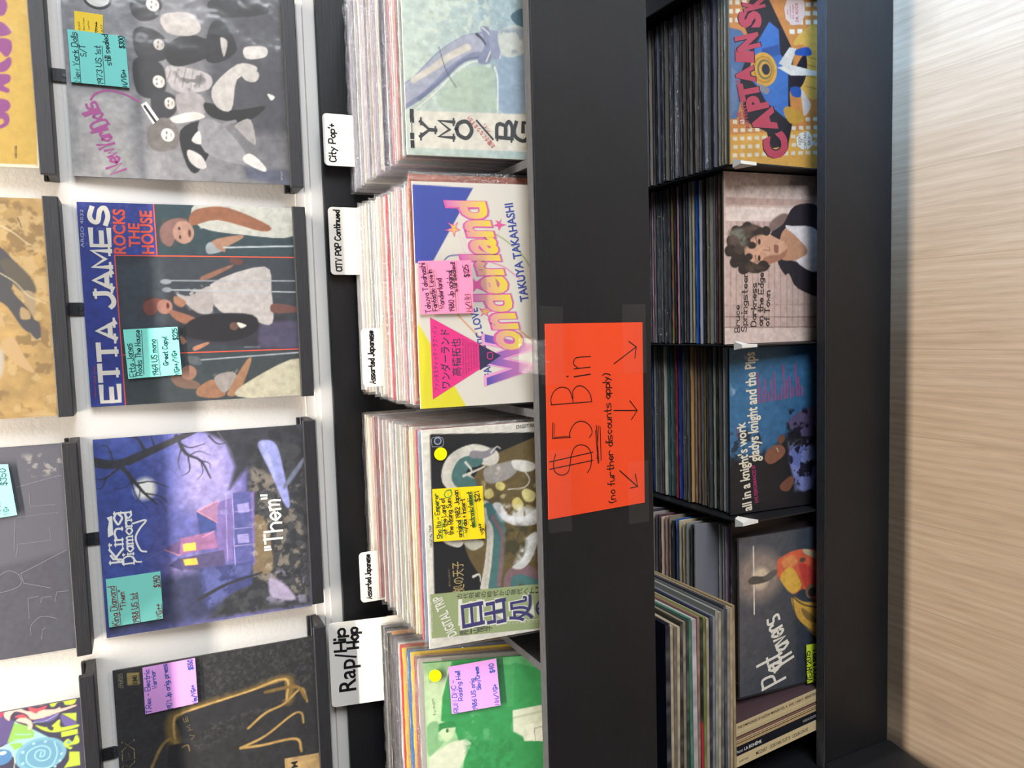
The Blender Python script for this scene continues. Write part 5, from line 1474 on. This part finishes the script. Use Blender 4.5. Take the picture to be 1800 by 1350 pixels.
def wrap_mesh(seed):                                  # crinkled clear outer sleeve, open and ruffled at its mouth
    R = np.random.default_rng(seed); n = 40; w = .1605; rows = [.0015, .12, .22, .285, .303, .311, .3142, .3165]; g = MB(); nr = len(rows)
    for sgn, base in ((-1, -.0009), (1, .0046)):
        V = []; ph = R.random(6)*6.3; xs = np.linspace(-w, w, n)
        for k, z in enumerate(rows):
            a = max(0, (z-.29)/.03); e = .0003*a*(np.sin(xs*95+ph[0]+k)+np.sin(xs*210+ph[1]-k*1.3)*.8+R.normal(0, .45, n))
            zz = z+a*.0013*(np.sin(xs*60+ph[2])+np.sin(xs*170+ph[3])*.7+R.normal(0, .4, n)); V += [(x, base+q*.8+sgn*a*.0002, h) for x, q, h in zip(xs, e, zz)]
        g.add(V, [(k*n+i, k*n+i+1, (k+1)*n+i+1, (k+1)*n+i) for k in range(nr-1) for i in range(n-1)], (1, 1, 1))
    for x in (-w, w):                                 # welded sides
        V = []
        for k, z in enumerate(rows): q = R.normal(0, .0012); V += [(x, -.0009, z), (x+np.sign(x)*.0015*R.random(), .0019+q*.8, z), (x, .0046, z)]
        g.add(V, [(3*k+j, 3*k+j+1, 3*k+j+4, 3*k+j+3) for k in range(nr-1) for j in (0, 1)], (1, 1, 1))
    o = g.build('clear_sleeve', [M_WRAP], smooth=True); me = o.data; bpy.data.objects.remove(o); return me
WRAPS = [wrap_mesh(i) for i in range(7)]
RB = random.Random(11)
def jacket(g, col, edge, H=.314, w=.1565, t=.0034, worn=.4, seg=None):
    R = RB; f = lin(col)*(.9 if worn < .3 else 1.3); e = lin(edge)*(.78 if worn < .3 else 1.8)
    g.add([(-w, 0, 0), (w, 0, 0), (w, 0, H), (-w, 0, H), (-w, t, 0), (w, t, 0), (w, t, H), (-w, t, H)], [(0, 1, 2, 3), (5, 4, 7, 6)], f)
    zs = np.linspace(0, H, 9)
    for x in (-w, w):                                 # sides: the card's cut edge
        C = np.repeat(np.clip([e*(1-worn*.5*R.random())+worn*.3*R.random() for _ in zs], 0, .9), 2, 0); V = [(x, y, z) for z in zs for y in (0, t)]
        g.add(V, [(2*i, 2*i+1, 2*i+3, 2*i+2) for i in range(8)], C)
    xs = np.linspace(-w, w, 25); V = []; C = []
    for i, x in enumerate(xs):
        b = e if not seg else lin(seg[min(len(seg)-1, int(i/25*len(seg)))])*.8
        q = np.clip(b*(1-worn*.6*R.random())+(worn*.35*R.random()**2), 0, .9); dz = .0006*R.uniform(-1, 1)
        V += [(x, 0, H+dz*.3), (x, t*.5, H+.0005+dz), (x, t, H+dz*.3)]; C += [q, q, q]
    g.add(V, [(3*i+j, 3*i+3+j, 3*i+4+j, 3*i+1+j) for i in range(24) for j in (0, 1)], C)
def bin_row(front, words, xc, y0, y1, zs, l0, l1, n, cols, wraps, group, cards=(), zf=None, jit=.004, H=.314, xend=None, seg=None, dx1=0, dz1=0):
    """records behind the front cover, from the front to the back of one bin"""
    cards = list(cards); k = 0
    for i in range(1, n+1):
        f = i/n; Yt = y0+(y1-y0)*f; l = math.radians(l0+(l1-l0)*f); xx = xc+((xend if xend is not None else xc)-xc)*f+RB.uniform(-jit, jit)
        hh = H+RB.uniform(-.0035, .003) if i > 1 else H+dz1
        if i == 1: xx = xc+dx1
        if i == 2: xx = xc+dx1*.4
        z = (zs if zf is None else zf(Yt))+math.sin(l)*.0052+.0004
        M = Matrix.Translation(W(xx, Yt-math.sin(l)*hh, z)) @ Matrix.Rotation(-l, 4, 'X') @ Matrix.Rotation(RB.uniform(-.0025, .0025), 4, 'Z')
        hit = [c for c in cards if c[0] <= Yt]
        if hit:
            cards.remove(hit[0]); hit[0][1](M, xx, Yt, l, z); continue
        k += 1; c = cols[(k-1) % len(cols)] if k <= len(cols) else cols[RB.randrange(len(cols)//2, len(cols))]
        body, edge = c if isinstance(c, tuple) else (c, c)
        g = MB(); sg = seg.get(k) if seg else None; jacket(g, body, edge, hh, worn=.14 if wraps > .5 else .45, t=RB.uniform(.0028, .0040), seg=sg)
        if wraps > .5 or RB.random() < wraps:
            root = empty('vinyl_record', (0, 0, 0)); root.matrix_world = M; g.build('jacket', [M_PRINT], root)
            o = bpy.data.objects.new('clear_sleeve', WRAPS[RB.randrange(7)]); COL.objects.link(o); o.parent = root; o.scale = (RB.choice((-1, 1))*(1 if wraps > .5 else .962), 1, RB.uniform(.995, 1.012))
        else: root = g.build('vinyl_record', [M_PRINT]); root.matrix_world = M
        nm = 'multicoloured' if sg else cname(lin(edge)); tag(root, f'{nm} edged record, {ordinal(k)} behind the {words}', 'record', group)
CG = 'handwritten divider cards in the upper bins'
def card(x0, x1, ztop, marks, words, skew=0.0, name='divider_card', lean=None):
    def make(M, xx, Yt, l, z):
        if lean is not None: l = math.radians(lean)
        w = (x1-x0)/2; xm = (x0+x1)/2; r = .007; top = (ztop-z)/math.cos(l); hb = .300; out = []
        for cx, cz, a0 in ((w-r, top-r, 0), (-w+r, top-r, 90)):
            for a in range(0, 91, 15): t = math.radians(a0+a); out.append((cx+r*math.cos(t)+(skew if a0 == 0 else 0), cz+r*math.sin(t)))
        L, Rr = min(xx-.155-xm, -w-.004), max(xx+.155-xm if lean is None else 0, w+skew+.0008)
        out += [(-w, hb), (L, hb), (L, 0), (Rr, 0), (Rr, hb), (w+skew, hb)]; k = len(out); g = MB(); T = tessellate_polygon([[Vector((x, y, 0)) for x, y in out]])
        V = [(x, y, zz) for y in (0, .0014) for x, zz in out]; C = lin('#e4e1da')
        g.add(V, [tuple(t) for t in T]+[tuple(i+k for i in t[::-1]) for t in T]+[(i, k+i, k+(i+1) % k, (i+1) % k) for i in range(k)], C); off = -.0001
        for Q, F, c in vector_items(marks, 4): off -= .000005; g.add(np.stack([Q[:, 0]/1000*2*w-w, np.full(len(Q), off), top-Q[:, 1]/1000*2*w], 1), F, c)
        o = g.build(name, [M_PAPER]); M2 = Matrix.Translation(W(xm, Yt-math.sin(l)*.314, z)) @ Matrix.Rotation(-l, 4, 'X'); o.matrix_world = M2; tag(o, words, 'divider card', CG)
    return make
K = '#17171a'
cA = card(.281, .367, -.300, [('h', K, 28, 70, 230, 800, 230, 130, 'City Pop\'+')], 'white divider card behind the records of the pipe cover bin')
cB = card(.098, .213, -.304, [('h', K, 20, 50, 165, 950, 165, 85, 'CITY POP Continued')], 'small white divider card rearmost in the bin of the rainbow lettering cover')
cB2 = card(-.090, .004, -.322, [('h', K, 24, 50, 205, 950, 205, 100, 'Assorted Japanese')], 'white divider card amid the bin of the rainbow lettering cover')
cC = card(-.473, -.384, -.322, [('h', K, 24, 60, 210, 940, 210, 105, 'Assorted Japanese')], 'white divider card rear in the bin of the dragon cover')
cD = card(-.667, -.5155, -.271, [('t', K, '-', 6, 0, 170, 285, 560, 285, 190, 'Rap'), ('L', K, 24, [575, 300, 625, 70]), ('h', K, 30, 665, 190, 925, 190, 130, 'Hip'), ('h', K, 30, 680, 335, 925, 335, 125, 'Hop')], 'large white divider card with bold lettering behind the green cover bin', .002, lean=12)
w, k_, cl = '#d9d9d6', '#1d1d22', '#b9bcc2'
bin_row('ymo', 'pale teal pipe cover', .402, 1.0135, 1.316, -.6666, 8, 2.5, 38,
  ['#2f6f9a', '#d487ad', k_, '#bcd0c0', '#8d93b8', '#b9796a', '#d9c5bf', '#8f9aa0', '#c9a9b8', '#c05a48', '#8a8f98', '#c2b8c6', '#9a94a8', '#4a4a58', '#a9a8b4', '#cfc4b0', '#8b8790', '#d2cec8', '#9a90a0', '#b8a8b0', '#c8c4c8', '#77747e', '#b0a898', '#8a8898', '#d6d2d0', '#9c98a4', '#c0a8b4'], 1, 'records in the upper bin behind the pipe cover', [(1.30, cA)])
bin_row('tak', 'white rainbow lettered cover', .051, 1.0135, 1.316, -.6666, 8, 2.5, 38,
  ['#9a5238', '#c9b59a', '#c94a4a', w, '#9ab0c0', '#e8e6e0', '#6f8f98', '#c33b48', '#e5e3dd', '#d8a8b0', w, '#e2dccc', '#9aa6a8', '#e6e4e0', '#c84a50', '#d9d4c8', '#b8c4cc', '#ececea', '#d0a090', w, '#e4e2da', '#c9bca8', '#dcdcda', '#c8d0d4', '#e4d4d0', '#8fa0a8', '#e8e6e0', '#cfc8b8'], 1, 'records in the upper bin behind the rainbow lettered cover', [(1.19, cB2), (1.308, cB)], xend=.052, dx1=.0085, dz1=.003)
bin_row('ito', 'dragon cover', -.302, 1.0065, 1.316, -.6666, 8, 2.5, 38,
  ['#8a4050', w, '#7fa0c0', '#c8405f', '#d9c9a0', '#e0d6b4', '#e6e2d4', '#c9b24a', '#6fa0b0', '#93354a', '#c7c5c0', '#e4dcc8', '#d8d4cc', '#7f9f90', '#c8b8b0', '#b8bcc4', '#d4ccc0', '#a0a4b0', '#e0dcd4', '#8f949c', '#d8c8b0', '#c4a8a0', '#b0b4b8', '#e0d8c8', '#9a9ea8', '#8a4848', '#d0ccc4'], 1, 'records in the upper bin behind the dragon cover', [(1.27, cC)], xend=-.304, dx1=.004)
bin_row('dmc', 'green tinted cover', -.6815, 1.100, 1.298, -.6666, 20, 14, 22,
  [('#b9b4b0', '#c9c6c2'), w, k_, '#b5303f', '#e6c83a', '#2f6fc0', '#e2e2e0', k_, '#d9b84a', '#c8453f', '#cfd6d6', '#5a6a68', '#6a6a78', '#7a6a70', '#3a3a48', '#d99a4a', '#2a2a30', '#d9cfc0', '#2a2a2e', '#8a8a90', '#3a3a3e', '#5a4a50', '#d8502f', '#d8502f'], .55, 'records in the upper bin behind the green tinted cover', [(1.294, cD)], dx1=.006, dz1=.004)
lo = 'records in the lower bin behind the '
dk = ['#4a4d58', '#5a5550', '#3a3d48', '#6a625a', '#565a66', '#46403c', '#3c3e46', '#74695e', '#505462', '#2e2f36']
bin_row('cap', 'orange comic style cover', .4415, 1.078, 1.316, -1.2965, 6, 2, 27, ['#b8ab94', '#9a8f7c', '#8a8070', '#5c5c66', '#6a6a74', '#4c4c54', '#5a6070', '#80766a']+dk*2, .2, lo+'orange comic style cover', jit=.0012)
bin_row('spr', 'pinkish cover of a person', .1136, 1.083, 1.316, -1.2965, 5, 2, 25,
  ['#2c2c2e', '#9a8a70', '#7a4a50', '#9aa6b0', '#b9b09a', '#8a8270', '#2e2e30', '#a9a5b0', '#1f4f96', '#b8a888', '#8a8a80', '#3a3a50', '#7a6f5f', '#23303a', '#c08a98', '#2a2a2e', '#7a5a40', '#3a3a44', '#9a948a', '#3f4348', '#55585c', '#3a3c40', '#6a6a6e'], .2, lo+'pinkish cover of a person', jit=.0012,
  seg={17: ['#8aa040', '#c0703a', '#3a80a0', '#b06030', '#6a2a50', '#8aa040', '#c0703a', '#8aa040', '#6a2a50']})
bin_row('gla', 'blue and black singer cover', -.207, 1.079, 1.316, -1.2965, 5, 2, 26,
  ['#cfcfcf', '#c4c4c6', '#5a5550', '#2a2a2a', '#8a8a80', '#3c3c3c', '#2a2a2a', '#a88a4a', '#6a6a60', '#7a5a4a', '#8a7a6a', '#b58a5a', '#4a4a4a', '#7a6a60', '#5a6a78', '#2a3a7a', '#8a2f45', '#a09a5a', '#3a5a5a', '#2f5a60', '#a8a89a', '#5a3a3a'], .3, lo+'blue and black singer cover', jit=.0012)
bin_row('pat', 'dark starry cover with the orange egg', -.546, 1.062, 1.316, -1.2965, 5, 2, 24,
  ['#30282a', '#3a2c2a', '#b59ac0', '#a6a6a0', '#8a8a88', '#6a6a70', '#2a2a2a', '#7a7a74', '#9a8f78', '#b0a080', '#2a4a8a', '#2a2a2c', '#7a7060', '#8a6a6a', '#b5a58a', '#5a3a44', '#4a4a50', '#8a8078', '#3a3440', '#9a8a80'], .3, lo+'dark starry cover', jit=.004, zf=lambda y: -1.2965 if y < 1.122 else -1.2455, dx1=.012, dz1=.006)

# ---------------------------------------------------------------- pile of records lying on the bin's records, and the box sets below it
pz = ['#181c2a', '#c9b89a', '#8a7a6a', '#d0c0a0', '#3a3530', '#9d9078', '#3f4a48', '#4f8a6a', '#d6ccd0', '#a8826a', '#1e2024', '#7d8a4a', '#c0b090', '#2f3550', '#8f8f90', '#a8a8a0', '#c8b89a', '#6f7070', '#5a5a60', '#a09a90', '#c8b088', '#b8a078']
n = len(pz); zb, ztp = -.9285, -.772; th = [1.6 if i in (8, 0) else 1 for i in range(n)]; tot = sum(th); z = ztp
for i, c in enumerate(pz):
    t = (ztp-zb)/tot*th[i]; z -= t; g = MB(); e = lin(c); w_ = .1565; tt = t*.86
    xs = np.linspace(-w_, w_, 30); V = []; C = []
    for x in xs:
        q = np.clip(e*.8*(1-.4*RB.random())+.08*RB.random()**2, 0, .85)
        if i == 10 and x < -.03: q = lin('#a8303a')
        for y, zz in ((-w_, .0002), (-w_-.0005, tt*.5), (-w_, tt)): V.append((x, y, zz)); C.append(q)
    g.add(V, [(3*a+j, 3*a+3+j, 3*a+4+j, 3*a+1+j) for a in range(29) for j in (0, 1)], C)
    g.add([(-w_, -w_, 0), (w_, -w_, 0), (w_, w_, 0), (-w_, w_, 0), (-w_, -w_, tt), (w_, -w_, tt), (w_, w_, tt), (-w_, w_, tt)], [(0, 3, 2, 1), (4, 5, 6, 7), (1, 2, 6, 5), (3, 0, 4, 7), (2, 3, 7, 6)], e*.85)
    o = g.build('vinyl_record', [M_PRINT]); o.location = W(-.672+RB.uniform(-.004, .004)+(.006 if i > 14 else 0), 1.1685, z); o.rotation_euler = (0, 0, RB.uniform(-.012, .012))
    tag(o, f'{cname(lin(c))} record lying flat, {ordinal(i+1)} from the top of the pile above the box sets', 'record', 'records lying flat in a pile in the lower bin')
ca = '#d2bd92'
bs = [('#c8b289', .0145, [('t', K, '-', 4, 0, 30, 700, 960, 700, 330, 'THE SYMPHONIES OF GUSTAV MAHLER VOL. 4   NOS. 7 AND 9   BERNSTEIN')], 'cream box set with small black spine lettering, outermost of the leaning box sets'),
 ('#c4b086', .0105, [('V', '#3a2a28', [0, 820, 1000, 820, 1000, 1000, 0, 1000])], 'cream record set with a dark stripe, second of the leaning box sets'),
 ('#7a564c', .0085, [('V', ca, [0, 520, 1000, 520, 1000, 760, 0, 760])], 'brown and cream record set amid the leaning box sets'),
 ('#b89c70', .0085, [('V', '#2a2426', [0, 100, 1000, 100, 1000, 280, 0, 280])], 'tan record set beside the navy box set'),
 ('#141822', .0165, [('t', '#e6e2d8', '-', 0, 0, 22, 690, 90, 690, 330, 'Puccini:'), ('t', '#e6e2d8', '-', 8, 0, 105, 690, 300, 690, 360, 'LA BOHÈME'), ('t', '#b8b4ac', '-', 2, 0, 800, 640, 960, 640, 300, 'HIGHLIGHTS')], 'navy box set with white spine lettering among the leaning box sets'),
 ('#d2bd92', .0205, [('t', K, '-', 1, 0, 240, 690, 860, 690, 330, 'MOZART · COSÌ FAN TUTTE · COLIN DAVIS'), ('t', K, '-', 0, 0, 50, 640, 150, 640, 160, '6707 025')], 'wide cream box set with black spine lettering, leftmost of the leaning box sets')]
al = math.radians(4.8); Hb = .3115; x = -.737
for col, t, marks, words in bs:
    g = MB(); g.box((-t, 0, 0), (0, .300, Hb), np.clip(lin(col), 0, .9)); off = -.0002
    g.add([(.0002, .001, 0), (.0002, .3, 0), (.0002, .3, Hb), (.0002, .001, Hb)], [(0, 1, 2, 3)], lin('#4c3a3e'))
    for Q, F, c in vector_items(marks, 2):               # lettering runs down the spine
        zz = .3115-Q[:, 0]/1000*.215; off -= .000005; g.add(np.stack([-Q[:, 1]/1000*t, np.full(len(Q), off), zz], 1), F, c)
    o = g.build('record_box_set', [M_PRINT]); o.matrix_world = Matrix.Translation(W(x+math.sin(al)*Hb, 1.0215, -1.2455+t*math.sin(al))) @ Matrix.Rotation(-al, 4, 'Y'); bevel(o, .0008, 1)
    tag(o, words, 'box set', 'box sets leaning below the pile'); x -= t/math.cos(al)+.0006
